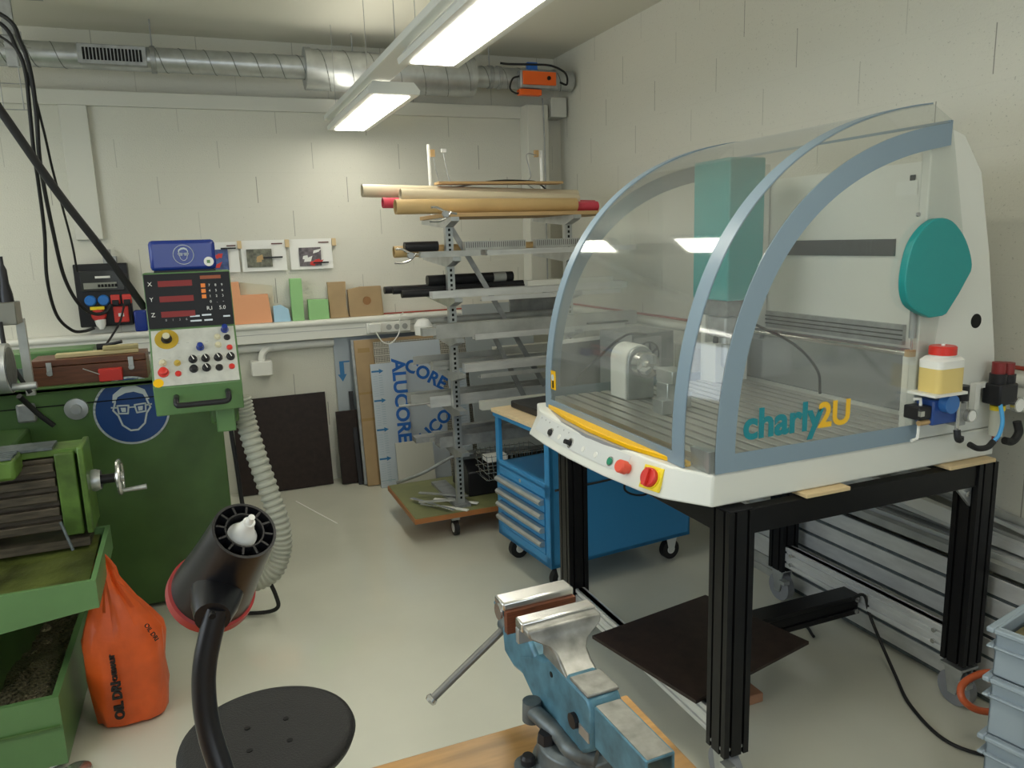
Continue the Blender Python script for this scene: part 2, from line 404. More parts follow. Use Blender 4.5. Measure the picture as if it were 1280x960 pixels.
for x in (.72, 1.76): MB().lathe([(.066, -.02), (.122, -.018), (.122, .018), (.066, .02)], (x, cy, cz - .005), (1, 0, 0)).build('silencer_collar', M_galv, t)
m = MB().cyl((1.76, cy, cz), (2.50, cy, cz), .066, seg=32); spiral(m, 1.8, 2.45, .066, .13); m.build('small_duct', M_galv, t)
for x in (-.13, 1.9, 1.96): MB().lathe([(.066, -.015), (.073, -.013), (.073, .013), (.066, .015)], (x, cy, cz), (1, 0, 0)).build('clamp_ring', M_galvd, t)
m = MB().box(-.50, -.16, cy - .085, cy - .03, 2.612, 2.715); m.build('grille', M_galvd, t, bevel=.003)
for i in range(17): MB().box(-.475 + i * .0175, -.475 + i * .0175 + .0115, cy - .0875, cy - .084, 2.632, 2.695).build('grille_slot', M_slot, t)
for x in (-.13, 1.0, 1.9): MB().cyl((x, cy, cz + .06), (x, cy, 2.88), .004, seg=8).build('hanger_rod', M_galvd, t)
t = thing('damper_actuator', 'orange and grey damper actuator at the right end of the duct', 'actuator', (2.2, 4.88, 2.6))
MB().box(2.07, 2.34, 4.855, 4.913, 2.585, 2.70).build('housing', M_galvd, t, bevel=.006)
lab(MB().box(2.085, 2.325, 4.845, 4.855, 2.605, 2.69).build('cover', M_orangeact, t, bevel=.003), 'orange cover')
lab(MB().box(2.06, 2.22, 4.85, 4.90, 2.54, 2.578).build('lower_cover', M_orangeact, t, bevel=.004), 'orange lower cover')
MB().cyl((2.27, 4.838, 2.65), (2.27, 4.845, 2.65), .013).build('dial', M_slot, t)
MB().tube([(2.07, 4.88, 2.66), (2.02, 4.87, 2.64), (2.0, 4.87, 2.58), (2.04, 4.87, 2.55), (2.08, 4.87, 2.56)], .006).build('cable', M_rubber, t)
MB().tube([(1.94, 4.88, 2.735), (2.0, 4.87, 2.73), (2.15, 4.87, 2.735), (2.3, 4.87, 2.735), (2.4, 4.86, 2.69), (2.41, 4.86, 2.62), (2.36, 4.86, 2.63)], .007).build('cable', M_rubber, t)
lab(MB().box(2.13, 2.2, 4.87, 4.9, 2.70, 2.75).build('connector', M_printb, t), 'blue connector')
tag(MB().box(2.38, 2.5, 5.05, 5.2, 2.44, 2.57).build('pipe_boxing', M_beige, bevel=.003), 'beige boxed pipe bend in the corner below the actuator', 'boxing')
tag(MB().tube([(2.315, 5.05, 2.56), (2.32, 5.045, 2.3), (2.32, 5.045, 1.9), (2.32, 5.045, 1.13)], .005).build('corner_cable', M_galvd), 'thin grey cable down the corner pilaster', 'cable')

# ================================================================== CABLE BASKET + CABLES top left
t = thing('cable_basket', 'wire mesh cable tray hanging under the ceiling at the far left', 'cable tray', (-.9, 4.5, 2.35))
yb = 4.5
m = MB()
for z in (2.3, 2.42, 2.5, 2.58, 2.64): m.cyl((-1.4, yb, z), (-.69, yb, z), .0025, seg=6)
for i in range(9): m.cyl((-1.4 + i * .085, yb, 2.3), (-1.4 + i * .085, yb, 2.66), .0025, seg=6)
m.cyl((-.69, yb, 2.3), (-.69, yb, 2.66), .003, seg=6)
m.build('wire_side', M_galvd, t)
m = MB()
for i in range(9): m.cyl((-1.4 + i * .085, yb, 2.64), (-1.4 + i * .085, yb + .25, 2.64), .0025, seg=6)
for j in range(4): m.cyl((-1.4, yb + j * .08, 2.64), (-.69, yb + j * .08, 2.64), .0025, seg=6)
m.build('wire_floor', M_galvd, t)
MB().box(-.765, -.715, yb + .0, yb + .03, 2.5, 2.86).build('bracket', M_galvd, t)
MB().box(-.95, -.58, yb + .0, yb + .04, 2.815, 2.85).build('bracket_arm', M_galvd, t)
MB().box(-.79, -.71, yb, yb + .04, 2.85, 2.88).build('ceiling_plate', M_galvd, t)
def cable(pts, r, label, m=M_rubber, cat='cable', grp=None, name='cable'):
    return tag(MB().tube(pts, r, 8).build(name, m), label, cat, grp)
CABGRP = 'black cables dropping from the basket'
cable([(-1.1, 4.4, 2.80), (-.77, 4.4, 2.68), (-.70, 4.4, 2.56), (-.68, 4.42, 2.46), (-.69, 4.45, 2.28), (-.705, 4.5, 2.1), (-.72, 4.6, 1.95), (-.74, 4.7, 1.72), (-.775, 4.8, 1.47), (-.77, 4.9, 1.27), (-.72, 5.0, 1.17), (-.665, 5.05, 1.155), (-.61, 5.06, 1.17)], .009, 'black cable with the lowest loop, hanging left of the socket box')
cable([(-1.1, 4.37, 2.83), (-.74, 4.37, 2.70), (-.675, 4.37, 2.58), (-.655, 4.39, 2.46), (-.66, 4.43, 2.28), (-.68, 4.48, 2.1), (-.695, 4.58, 1.95), (-.70, 4.7, 1.72), (-.70, 4.85, 1.48), (-.66, 4.95, 1.32), (-.60, 5.03, 1.255), (-.54, 5.05, 1.26), (-.51, 5.065, 1.30)], .010, 'black cable looping into the lower front of the socket box')
cable([(-1.1, 4.43, 2.76), (-.74, 4.43, 2.60), (-.67, 4.43, 2.42), (-.645, 4.46, 2.21), (-.65, 4.6, 2.04), (-.655, 4.8, 1.85), (-.66, 5.0, 1.66), (-.665, 5.09, 1.50)], .006, 'thin black cable falling behind the socket box edge')
# thick black feed to the console
tag(MB().tube([(-.75, 2.7, 2.53), (-.53, 2.9, 2.05), (-.42, 3.0, 1.81), (-.31, 3.1, 1.60), (-.215, 3.25, 1.39)], .0135, 12).build('supply_hose', M_rubber), 'thick straight black hose slanting down to the green control console', 'hose')

# ================================================================== POWER BOX on wall
t = thing('power_distribution_box', 'black wall power distribution box with blue and red sockets', 'distribution box', (-.55, 5.16, 1.17))
MB().box(-.69, -.405, 5.12, 5.20, 1.17, 1.54).build('housing', M_blackp, t, bevel=.006)
lab(MB().box(-.66, -.43, 5.112, 5.12, 1.38, 1.50).build('window_cover', mat('smoked_cover', (.035, .037, .036), .15), t, bevel=.003), 'smoked clear cover')
lab(MB().box(-.645, -.47, 5.108, 5.112, 1.395, 1.43).build('breaker_row', mat('breaker_grey', (.25, .26, .22), .4), t), 'grey breaker strip')
for i in range(6): MB().box(-.57 + i * .018, -.558 + i * .018, 5.104, 5.108, 1.403, 1.42).build('breaker_switch', M_slot, t)
lab(MB().box(-.58, -.50, 5.109, 5.112, 1.455, 1.468).build('label_strip', M_white, t), 'white label strip')
M_sblue = mat('socket_blue', (.02, .17, .55), .35); M_sred = mat('socket_red', (.60, .04, .03), .35)
for x in (-.62, -.55):
    lab(MB().lathe([(0, .024), (.024, .024), (.03, .018), (.033, 0)], (x, 5.12, 1.325), (0, -1, 0), 20).build('blue_socket', M_sblue, t), 'blue socket with round lid')
for x in (-.487, -.425):
    q = MB().box(x - .025, x + .025, 5.098, 5.12, 1.30, 1.355).build('red_socket', M_sred, t, bevel=.004)
    MB().box(x - .018, x + .018, 5.08, 5.098, 1.295, 1.325).build('plug', M_blackp, q, bevel=.003)
q = MB().lathe([(0, .03), (.033, .03), (.04, .02), (.04, 0)], (-.585, 5.12, 1.24), (0, -1, 0), 24).build('red_socket', M_sred, t)
lab(MB().box(-.625, -.55, 5.09, 5.118, 1.272, 1.29).build('socket_lid', M_yell2, q), 'yellow hinge lid')
lab(MB().lathe([(.03, 0), (.026, .03), (.012, .055), (0, .055)], (-.58, 5.095, 1.21), (.1, -.2, -1), 20).build('plug', M_paper, q), 'white plug')
q = MB().box(-.505, -.425, 5.095, 5.12, 1.19, 1.285).build('red_socket', M_sred, t, bevel=.005)
MB().box(-.48, -.45, 5.092, 5.095, 1.225, 1.245).build('socket_label', M_paper, q)
MB().box(-.53, -.46, 5.14, 5.2, 1.54, 1.58).build('cable_entry', M_galvd, t)
MB().tube([(-.497, 5.14, 1.56), (-.497, 5.15, 1.62)], .014, smooth=False).build('cable_gland', M_galvd, t)
cable([(-.44, 5.08, 1.30), (-.47, 5.03, 1.2), (-.51, 4.9, 1.13), (-.53, 4.6, 1.09), (-.52, 4.3, 1.08)], .006, 'thin black cord running from the red socket down behind the wooden box')
tag(MB().box(-.40, -.33, 5.10, 5.17, 1.126, 1.255).build('blue_box', M_dblue, bevel=.01), 'small blue plastic box on the trunking behind the console', 'box')

# ================================================================== PICTURES AND FOAM on back wall
def photo(x0, x1, z0, z1, px, pz, m1, label, stripes):
    t = thing('wall_print', label, 'picture', ((x0 + x1) / 2, 5.19, z0))
    n = 6; rows = []
    for i in range(n + 1):
        f = i / n; rows.append([(x, 5.193 - .012 * (1 - f) ** 2, z0 + (z1 - z0) * f) for x in (x0, x1)])
    MB().grid(rows).build('sheet', M_paper, t, solid=.001)
    q = MB().box(px[0], px[1], 5.176, 5.178, pz[0], pz[1]).build('photograph', m1, t)
    rr = random.Random(len(label))
    for c, w in stripes:
        mm = MB()
        for k in range(w):
            a = px[0] + (px[1] - px[0]) * rr.uniform(.05, .7); b = pz[0] + (pz[1] - pz[0]) * rr.uniform(.05, .7)
            mm.prism([(a, b), (a + rr.uniform(.02, .05), b + rr.uniform(-.01, .02)), (a + rr.uniform(.03, .06), b + rr.uniform(.02, .04)), (a + .005, b + .02)], 5.175 - .0003 * k, 5.1765)
        mm.build('image_detail', c, q)
    lab(MB().box(x0 + (x1 - x0) * .68, x0 + (x1 - x0) * .93, 5.186, 5.187, z1 - .028, z1 - .020).build('caption_bar', mat('caption_dark', (.12, .04, .035), .5), t), 'dark red caption bar')
    return t
ph1 = mat('print_olive', (.14, .14, .10), .4, var=.5, scale=40); ph2 = mat('print_red', (.12, .10, .11), .4, var=.6, scale=40); ph3 = mat('print_blue_tone', (.05, .09, .25), .4, var=.5, scale=30)
photo(.02, .235, 1.455, 1.645, (.05, .17), (1.47, 1.60), ph3, 'left wall print with a blue and red image, half behind the blue box', [(M_red, 3), (M_arrow, 1)])
photo(.25, .525, 1.455, 1.65, (.28, .435), (1.48, 1.595), ph1, 'middle wall print with an olive machining image and black bar', [(M_tan, 2)])
photo(.55, .82, 1.455, 1.65, (.605, .745), (1.475, 1.595), ph2, 'right wall print with a red and grey machining image', [(M_red, 3), (M_paper, 3)])
for x, lb in ((.243, 'wooden block clip left of the middle wall print'), (.535, 'wooden block clip between the middle and right wall prints'), (.835, 'wooden block clip at the right end of the wall prints')):
    tag(MB().box(x - .013, x + .013, 5.175, 5.2, 1.60, 1.65).build('wooden_clip', M_ltwood, bevel=.002), lb, 'clip')
for x0, x1, z, lb in ((.13, .22, 1.60, 'thin black metal bar on the left wall print'), (.38, .50, 1.535, 'thin black metal bar across the middle wall print'), (.69, .79, 1.49, 'thin black metal bar under the right wall print')):
    tag(MB().box(x0, x1, 5.166, 5.1755, z, z + .010).build('metal_bar', M_blackp), lb, 'bar')
def foam(poly, m, label, y0=5.135, y1=5.175):
    tag(MB().prism(poly, y0, y1).build('foam_block', m, bevel=.002), label, 'foam block')
Z = 1.126
foam([(.02, Z), (.40, Z), (.385, 1.31), (.22, 1.31), (.215, 1.395), (.02, 1.395)], M_pegfoam, 'L-shaped orange foam offcut standing on the trunking')
foam([(.41, Z), (.515, Z), (.505, 1.205), (.46, 1.235), (.41, 1.23)], M_foamb, 'small pale blue foam offcut with a sloped top', 5.13, 5.16)
foam([(.525, Z), (.60, Z), (.60, 1.40), (.525, 1.40)], M_foamg, 'tall narrow green foam block on the trunking', 5.12, 5.17)
foam([(.63, Z), (.76, Z), (.76, 1.255), (.63, 1.26)], M_foamg, 'short square green foam block on the trunking', 5.12, 5.17)
foam([(.77, Z), (.895, Z), (.88, 1.20), (.885, 1.365), (.765, 1.365)], M_card, 'taller brown board standing left on the trunking', 5.14, 5.17)
foam([(.90, Z), (1.13, Z), (1.12, 1.325), (.98, 1.325), (.895, 1.31)], M_card, 'lower wide brown board with a round burn mark', 5.14, 5.17)
tag(MB().cyl((1.02, 5.1385, 1.23), (1.02, 5.1398, 1.23), .028, seg=24).build('burn_mark', mat('burn_brown', (.30, .15, .06), .8)), 'round brown burn mark on the wide board', 'mark')
tag(MB().prism([(.22, 1.126), (.42, 1.126), (.42, 1.36), (.22, 1.39)], 5.18, 5.195).build('foam_block', mat('beige_foam', (.60, .57, .44), .8)), 'pale beige foam sheet standing behind the orange offcut', 'foam block')

# ================================================================== LEANING SHEETS
def lean(name, label, x0, x1, h, yb, m, th=.012, yt=None, cat='sheet', tilt=None):
    """sheet leaning against the back wall; local frame: X along wall, Z up the sheet, faces -Y"""
    yt = 5.19 if yt is None else yt
    a = math.asin(min(.9, (yt - yb) / h)); M = T((x0, yb, 0)) @ Matrix.Rotation(-a, 4, 'X') @ T((0, 0, .0))
    o = MB(M).box(0, x1 - x0, -th, 0, th * sin(a) + .001, h).build(name, m, bevel=.001)
    tag(o, label, cat); return o, M
lean('film_faced_board', 'large dark brown square board leaning on the back wall', .10, .70, .635, 5.10, M_dark, .012, cat='board')
lean('film_faced_board', 'narrow dark brown board left of the leaning sheets', .75, .93, .50, 5.06, M_dark, .03, yt=5.12, cat='board')
o, M = lean('metal_sheet', 'tall grey-blue sheet with an arrow behind the cardboard', .78, 1.60, 1.03, 5.125, M_sheetg, .005, yt=5.195)
MBa = MB(M); MBa.prism([(.03, .83), (.10, .83), (.10, .82), (.06, .82), (.06, .74), (.075, .74), (.045, .69), (.015, .74), (.03, .74)], -.0065, -.005); MBa.build('printed_arrow', M_arrow, o)
o, M = lean('dark_strip', 'slim black strip leaning between the narrow board and the cardboard', .852, .882, .64, 4.99, M_blackp, .006, yt=5.14, cat='board')
o, M = lean('metal_sheet', 'thick grey sheet edge showing left of the cardboard', .885, 1.40, .985, 4.975, M_galvd, .03, yt=5.13)
o, M = lean('cardboard_sheet', 'tall brown cardboard sheet with strips of tape', .90, 1.55, .985, 4.93, M_card, .014, yt=5.09)
q = MB(M); q.box(.02, .10, -.0155, -.014, .90, .93); q.box(.0, .12, -.0155, -.014, .62, .635); q.box(.0, .12, -.0155, -.014, .44, .46); q.build('tape', mat('brown_tape', (.34, .22, .08), .4), o)
M_perf = perforated('perforated_metal', (.55, .52, .44), (.12, .11, .09), 130)
o, M = lean('perforated_sheet', 'perforated metal sheet with printed white film', 1.02, 1.86, .97, 4.89, M_perf, .006, yt=5.04)
q = MB(M).box(.105, .46, -.0075, -.006, .0, .955).build('film', M_sheet, o)
text('CORE', .12, M_printb, q, M @ T((.34, -.0085, .72)) @ RY(33) @ FACE, bold=.004)
text('UCO', .12, M_printb, q, M @ T((.38, -.0085, .36)) @ RY(-40) @ FACE, bold=.004)
o, M = lean('composite_panel', 'blue-white panel with arrows and large printed lettering', .975, 1.205, .83, 4.845, M_sheet, .006, yt=4.96, cat='panel')
text('ALUCORE', .125, M_printb, o, M @ T((.185, -.0075, .57)) @ RY(90) @ FACE, bold=.004)
q = MB(M); q2 = MB(M)
for k in range(4):
    z = .78 - k * .195
    q.box(.005, .055, -.007, -.006, z - .006, z + .006); q.prism([(.055, z - .016), (.085, z), (.055, z + .016)], -.007, -.006)
    for r in range(9):
        q2.box(.05, .075, -.0068, -.006, z - .03 - r * .016, z - .027 - r * .016); q2.box(.012, .04, -.0068, -.006, z - .035 - r * .016, z - .033 - r * .016)
q.build('printed_arrow', M_arrow, o); q2.build('fine_print', M_fine, o)
MB(M).box(0, .10, -.0068, -.006, .045, .05).build('printed_line', M_fine, o)
lean('cream_sheet', 'small cream sheet leaning at the foot of the lettered sheets', 1.085, 1.34, .30, 4.80, M_beige, .01, yt=4.85, cat='panel')
o, M = lean('printed_panel', 'narrow blue printed panel behind the rack shelves', 1.50, 1.63, .86, 4.82, M_sheet, .006, yt=4.96, cat='panel')
q2 = MB(M)
for r in range(38): q2.box(.02, .055, -.0068, -.006, .8 - r * .018, .803 - r * .018); q2.box(.07, .11, -.0068, -.006, .8 - r * .018, .803 - r * .018)
q2.build('fine_print', M_fine, o)
lean('backing_sheet', 'wide grey sheet leaning behind the right half of the rack', 1.64, 2.15, 1.2, 4.74, M_sheetg, .01, yt=5.0, cat='panel')

# ================================================================== STOCK RACK
RK = thing('stock_rack', 'grey steel cantilever rack on a wheeled green board, loaded with metal stock', 'rack', (1.55, 4.02, 0))
m = MB().box(.93, 2.12, 3.77, 4.40, .13, .158); m.build('platform', M_boardgreen, RK, bevel=.001)
MB().box(.925, 2.125, 3.765, 4.405, .127, .1545).build('platform_edge', M_edge, RK)
for x, y in ((1.17, 3.84), (1.98, 3.84), (1.1, 4.32), (1.98, 4.32)):
    c = MB().cyl((x - .013, y, .045), (x + .013, y, .045), .044, seg=24).build('caster', M_rubber, RK)
    MB().cyl((x - .015, y, .045), (x + .015, y, .045), .026).build('hub', M_paper, c)
    MB().box(x - .022, x + .022, y - .02, y + .02, .092, .127).build('caster_fork', M_galv, c)
LV = [1.735, 1.535, 1.325, 1.115, .925, .73, .50]
PX = (1.215, 1.905)
for x in PX:
    pst = MB().box(x - .02, x + .02, 3.85, 3.885, .158, 1.722).build('post', M_galv, RK)
    mm = MB()
    for k in range(60): mm.box(x - .006, x + .006, 3.849, 3.85, .2 + k * .026, .214 + k * .026)
    mm.build('slots', M_slot, pst)
    MB().box(x - .045, x + .045, 3.82, 4.3, .158, .175).build('post_foot', M_galvd, RK)
    for z in LV:
        MB().prism([(3.74, z - .01), (3.74, z - .03), (3.85, z - .06), (3.89, z - .06), (4.30, z - .03), (4.30, z - .01)], x - .022, x + .022, 'x').build('shelf_arm', M_galv, RK)
m = MB().box(-.014, .014, -.002, .002, 0, 1, M=T((1.235, 3.8885, 1.68)) @ Matrix.Rotation(atan2(.52, -.90), 4, 'Y') @ Matrix.Scale(1.04, 4, (0, 0, 1)))
br = m.build('diagonal_brace', M_galvd, RK)
m = MB().box(-.014, .014, -.002, .002, 0, .9, M=T((1.45, 3.8885, 1.1)) @ Matrix.Rotation(atan2(.38, -.80), 4, 'Y'))
m.build('diagonal_brace', M_galvd, RK)
# clamps on the rack
def spring_clamp(x, y, z, label):
    t = thing('clamp', label, 'clamp', (x, y, z))
    MB().tube([(x + .06, y, z), (x, y, z + .012), (x - .04, y, z + .032), (x - .075, y, z + .034)], .006).build('upper_handle', M_steel, t)
    MB().tube([(x + .03, y, z + .01), (x, y, z - .02), (x - .04, y, z - .035), (x - .085, y, z - .034)], .006).build('lower_handle', M_steel, t)
    MB().cyl((x, y - .012, z), (x, y + .012, z), .016).build('pivot', M_galvd, t)
spring_clamp(1.17, 3.755, 1.74, 'steel spring clamp gripping the top shelf front')
spring_clamp(.99, 3.80, 1.54, 'steel spring clamp hanging at the second shelf left end')
tag(MB().box(1.18, 2.22, 3.79, 4.28, 1.726, 1.746).build('shelf_board', M_tan, bevel=.002), 'long thin wooden board under the cardboard tubes on the rack', 'board')
def rtube(p0, p1, r, m, label, grp=None, cap=True, name='cardboard_tube'):
    t = thing(name, label, 'tube', p0, 0, grp); p0 = Vector(p0); p1 = Vector(p1); ax = (p1 - p0).normalized(); L = (p1 - p0).length
    MB().lathe([(r * .82, .0), (r, .0), (r, L), (r * .82, L), (r * .82, .0)], p0, ax, 24).build('wall', m, t)
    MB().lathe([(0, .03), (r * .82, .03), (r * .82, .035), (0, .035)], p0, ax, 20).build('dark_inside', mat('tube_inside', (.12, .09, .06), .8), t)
    return t
rtube((.84, 4.17, 1.885), (2.13, 4.19, 1.85), .034, M_tubep, 'pale cardboard tube sticking out furthest left on top of the rack')
rtube((.925, 4.07, 1.815), (2.2, 4.1, 1.79), .028, M_pink, 'pink foil-wrapped tube between the pale and brown tubes')
rtube((1.00, 3.98, 1.85), (2.04, 4.0, 1.815), .032, M_tubep, 'light paper-wrapped tube lying over the thick brown tube')
rtube((.95, 3.90, 1.785), (1.985, 3.92, 1.784), .038, M_tube, 'thick brown cardboard tube at the front of the top shelf')
rtube((1.15, 4.22, 1.80), (2.28, 4.24, 1.79), .03, M_tube, 'brown tube at the back of the top shelf')
tag(MB().cyl((1.99, 3.93, 1.775), (2.13, 3.94, 1.775), .028).build('pink_roll', M_pink), 'short bright pink roll at the right end of the top shelf', 'roll')
tag(MB().box(1.25, 2.0, 4.10, 4.2, 1.914, 1.927).build('thin_slat', M_tan), 'thin wooden slat lying on top of the tubes', 'slat')

# stock lying on the shelves
def bar(kind, x0, x1, y, z, w, h, m, label, grp=None, dz=0, dy=0):
    """one length of stock, section w x h, bottom at z"""
    L = x1 - x0; sec = {
        'box': [[(0, 0), (w, 0), (w, h), (0, h)]],
        'u': [[(0, 0), (w, 0), (w, h), (w - .004, h), (w - .004, .004), (.004, .004), (.004, h), (0, h)]],
        'l': [[(0, 0), (w, 0), (w, .005), (.005, .005), (.005, h), (0, h)]],
        't': [[(0, 0), (w, 0), (w, h * .4), (w - .008, h * .4), (w - .008, h * .6), (w, h * .6), (w, h), (0, h), (0, h * .6), (.008, h * .6), (.008, h * .4), (0, h * .4)]],
    }
    mb = MB(T((x0, y, z)) @ RZ(math.degrees(atan2(dy, L))) @ RY(-math.degrees(atan2(dz, L))))
    if kind == 'round': mb.cyl((0, w / 2, w / 2), (L, w / 2, w / 2), w / 2, seg=16)
    else:
        for s in sec[kind]: mb.prism(s, 0, L, 'x')
    return tag(mb.build({'round': 'round_bar', 'box': 'square_tube', 'u': 'channel_profile', 'l': 'angle_profile', 't': 'slotted_profile'}[kind], m), label, 'metal stock', grp)
# second level
z = LV[1] - .009
rtube((1.00, 4.2, z + .032), (2.02, 4.16, z + .032), .03, M_tube, 'brown cardboard tube at the back of the second shelf')
rtube((.95, 3.99, z + .032), (1.75, 4.0, z + .032), .03, M_tube, 'short brown tube under the perforated trunking on the second shelf')
tag(MB().cyl((.99, 3.92, z + .056), (1.17, 3.92, z + .056), .026).build('black_tube', M_blackp), 'short black tube at the left of the second shelf', 'tube')
for i, (a, b) in enumerate(((1.28, 1.62), (1.68, 1.96))):
    t = thing('slotted_duct', ('left' if i == 0 else 'right') + ' piece of grey slotted wiring duct on the second shelf', 'wiring duct', (a, 3.79, z + .03))
    MB().box(a, b, 3.79, 3.83, z + .03, z + .075).build('body', M_alud, t)
    mm = MB()
    for k in range(int((b - a) / .012)): mm.box(a + .006 + k * .012, a + .010 + k * .012, 3.789, 3.79, z + .042, z + .07)
    mm.build('slots', mat('duct_slots', (.10, .10, .10), .6), t)
bar('box', 1.04, 1.36, 3.785, z + .0, .04, .03, M_alud, 'stubby dark square tube on the second shelf')
bar('u', 1.10, 2.26, 3.893, z, .05, .028, M_alu, 'wide bright channel at the front of the second shelf')
bar('t', 1.40, 2.30, 3.79, z, .03, .028, M_alu, 'slotted bright profile along the second shelf lip')
bar('round', 1.2, 2.3, 4.1, z + .0, .025, .025, M_alud, 'round grey bar in the middle of the second shelf')
# third level
z = LV[2] - .009
tag(MB().cyl((1.12, 3.98, z + .085), (1.62, 4.0, z + .085), .028, seg=20).build('black_tube', M_blackp), 'thick black tube with a grey band on the third shelf', 'tube')
tag(MB().cyl((1.50, 3.9955, z + .085), (1.575, 3.998, z + .085), .0292, seg=20).build('grey_band', M_alud), 'grey band around the thick black tube', 'band')
for i, (a, yy, zz, lb) in enumerate(((.90, 4.05, z + .03, 'back'), (.93, 3.98, z + .03, 'middle'), (.96, 3.915, z + .012, 'front'))):
    tag(MB().cyl((a, yy, zz + .012), (a + .75, yy + .01, zz + .012), .02, seg=18).build('black_rod', M_blackp), lb + ' one of the three black rods poking out left of the third shelf', 'rod')
bar('u', 1.09, 2.24, 3.79, z, .055, .035, M_alu, 'wide channel lying at the front of the third shelf')
bar('t', 1.25, 2.28, 3.893, z + .0, .05, .035, M_alud, 'slotted profile behind the channel on the third shelf')
bar('l', 1.36, 2.2, 3.79, z - .028, .03, .025, M_alu, 'angle profile hanging below the third shelf lip')
bar('box', 1.63, 2.15, 3.795, z + .037, .05, .03, M_beige, 'pale square tube on top of the third shelf stack')
tag(MB().box(1.62, 2.0, 4.05, 4.06, 1.115, 1.285).build('grey_plate', M_galvd), 'dull grey plate standing between the third and fourth shelves', 'plate')
# fourth level
z = LV[3] - .009
bar('round', 1.05, 1.95, 3.98, z + .055, .04, .04, M_alud, 'thick grey round bar at the back of the fourth shelf')
bar('box', 1.03, 1.16, 3.79, z + .02, .05, .04, M_alud, 'stub of square tube at the left of the fourth shelf')
bar('box', 1.10, 2.3, 3.785, z, .06, .075, M_alud, 'large wrapped square tube on the fourth shelf')
bar('u', 1.30, 2.2, 3.75, z - .015, .05, .03, M_alu, 'bright channel at the lip of the fourth shelf')
bar('t', 1.36, 2.25, 4.1, z, .04, .04, M_alud, 'slotted profile at the back of the fourth shelf')
tag(MB().box(1.68, 1.80, 3.797, 3.80, z + .02, z + .035).build('yellow_label', mat('label_yellow', (.55, .60, .03), .5)), 'small yellow sticker on the wrapped tube of the fourth shelf', 'sticker')
bar('box', 1.97, 2.22, 3.745, z + .02, .03, .008, M_blackp, 'thin black strip on the fourth shelf')
tag(MB().lathe([(0, 0), (.045, .01), (.05, .06), (.03, .09), (0, .1)], (1.08, 3.96, z + .0), (0, 0, 1), 16).build('plastic_bag', M_paper), 'small white plastic bag at the left end of the fourth shelf', 'bag')
# fifth level
z = LV[4] - .009
bar('l', 1.03, 1.55, 4.02, z + .03, .05, .045, M_alud, 'dark angle profile at the back of the fifth shelf')
bar('t', 1.12, 2.1, 3.95, z, .05, .045, M_alud, 'slotted profile in the middle of the fifth shelf')
bar('box', 1.25, 2.2, 3.79, z, .05, .045, M_alu, 'pale square tube at the front of the fifth shelf')
bar('l', 1.32, 2.15, 3.74, z - .03, .05, .022, M_alud, 'angle profile hanging under the fifth shelf lip')
bar('box', 1.55, 2.1, 4.12, z, .06, .07, M_beige, 'cream duct at the back of the fifth shelf')
# sixth level
z = LV[5] - .009
bar('u', 1.00, 2.1, 4.0, z + .0, .09, .06, M_alud, 'deep grey channel lying on the sixth shelf')
bar('l', 1.08, 2.0, 3.90, z + .0, .08, .06, M_alu, 'large angle profile at the front of the sixth shelf')
bar('box', 1.32, 2.05, 3.74, z - .01, .05, .045, M_beige, 'cream square tube at the lip of the sixth shelf')
bar('round', .93, 1.3, 3.99, z + .0, .014, .014, M_alud, 'thin rod poking out left of the sixth shelf')
bar('t', 1.1, 2.1, 4.12, z, .05, .04, M_alud, 'slotted profile at the back of the sixth shelf')
# seventh level
z = LV[6] - .009
bar('box', 1.02, 2.0, 4.02, z + .01, .08, .03, M_galvd, 'flat dark profile at the back of the lowest shelf')
bar('u', 1.12, 1.9, 3.893, z, .10, .06, M_galvd, 'wide dark channel at the front of the lowest shelf')
bar('box', 1.10, 1.5, 4.0, z + .012, .05, .02, M_alud, 'flat bar stub on the lowest shelf')
bar('t', 1.3, 2.1, 4.1, z, .05, .06, M_galvd, 'slotted dark profile at the far back of the lowest shelf')
# wire basket on rack foot
t = thing('wire_basket', 'steel wire basket hanging at the lower part of the rack', 'basket', (1.5, 3.85, .28))
m = MB()
for k in range(12): m.tube([(1.34 + k * .03, 3.76, .45), (1.36 + k * .028, 3.78, .30), (1.36 + k * .028, 3.93, .30), (1.34 + k * .03, 3.95, .45)], .0018, 5, smooth=False)
for zz in (.31, .35, .39, .44): m.sweep([(1.34, 3.765, zz), (1.68, 3.765, zz), (1.68, 3.95, zz), (1.34, 3.95, zz), (1.34, 3.765, zz)], .0022, 5)
m.build('wires', M_steel, t)
lab(MB().box(1.36, 1.48, 3.80, 3.88, .40, .43).build('white_strips', M_paper, t), 'white plastic strips lying in the basket')
# things on the platform
tag(MB().prism([(3.965, .16), (4.28, .16), (4.24, .33), (4.05, .36), (3.97, .30)], 1.30, 2.05, 'x').build('black_plate_stack', M_blackp, bevel=.006), 'bulky black plastic sheets standing on the rack platform', 'plastic sheets')
for i, (x, y, L, a, m_, lb) in enumerate(((1.02, 3.98, .30, -48, M_paper, 'longer white plastic strip on the platform board'), (1.10, 4.0, .27, -42, M_paper, 'second white plastic strip on the platform board'),
                                         (.98, 4.05, .34, -62, M_steel, 'grey steel flat bar lying on the platform board'), (1.04, 4.10, .30, -38, M_galvd, 'dull grey flat bar on the platform board'),
                                         (.99, 3.92, .20, -15, M_alud, 'short grey offcut near the platform edge'))):
    tag(MB(T((x, y, .159 + i * .008)) @ RZ(a)).box(0, L, -.012, .012, 0, .007).build('flat_strip', m_, bevel=.001), lb, 'strip')
tag(MB().tube([(.96, 4.3, .20), (1.1, 4.2, .27), (1.3, 4.1, .385), (1.5, 4.0, .40), (1.7, 3.99, .40)], .010).build('bent_rod', M_galvd), 'bent grey rod rising over the black sheets on the platform', 'rod')
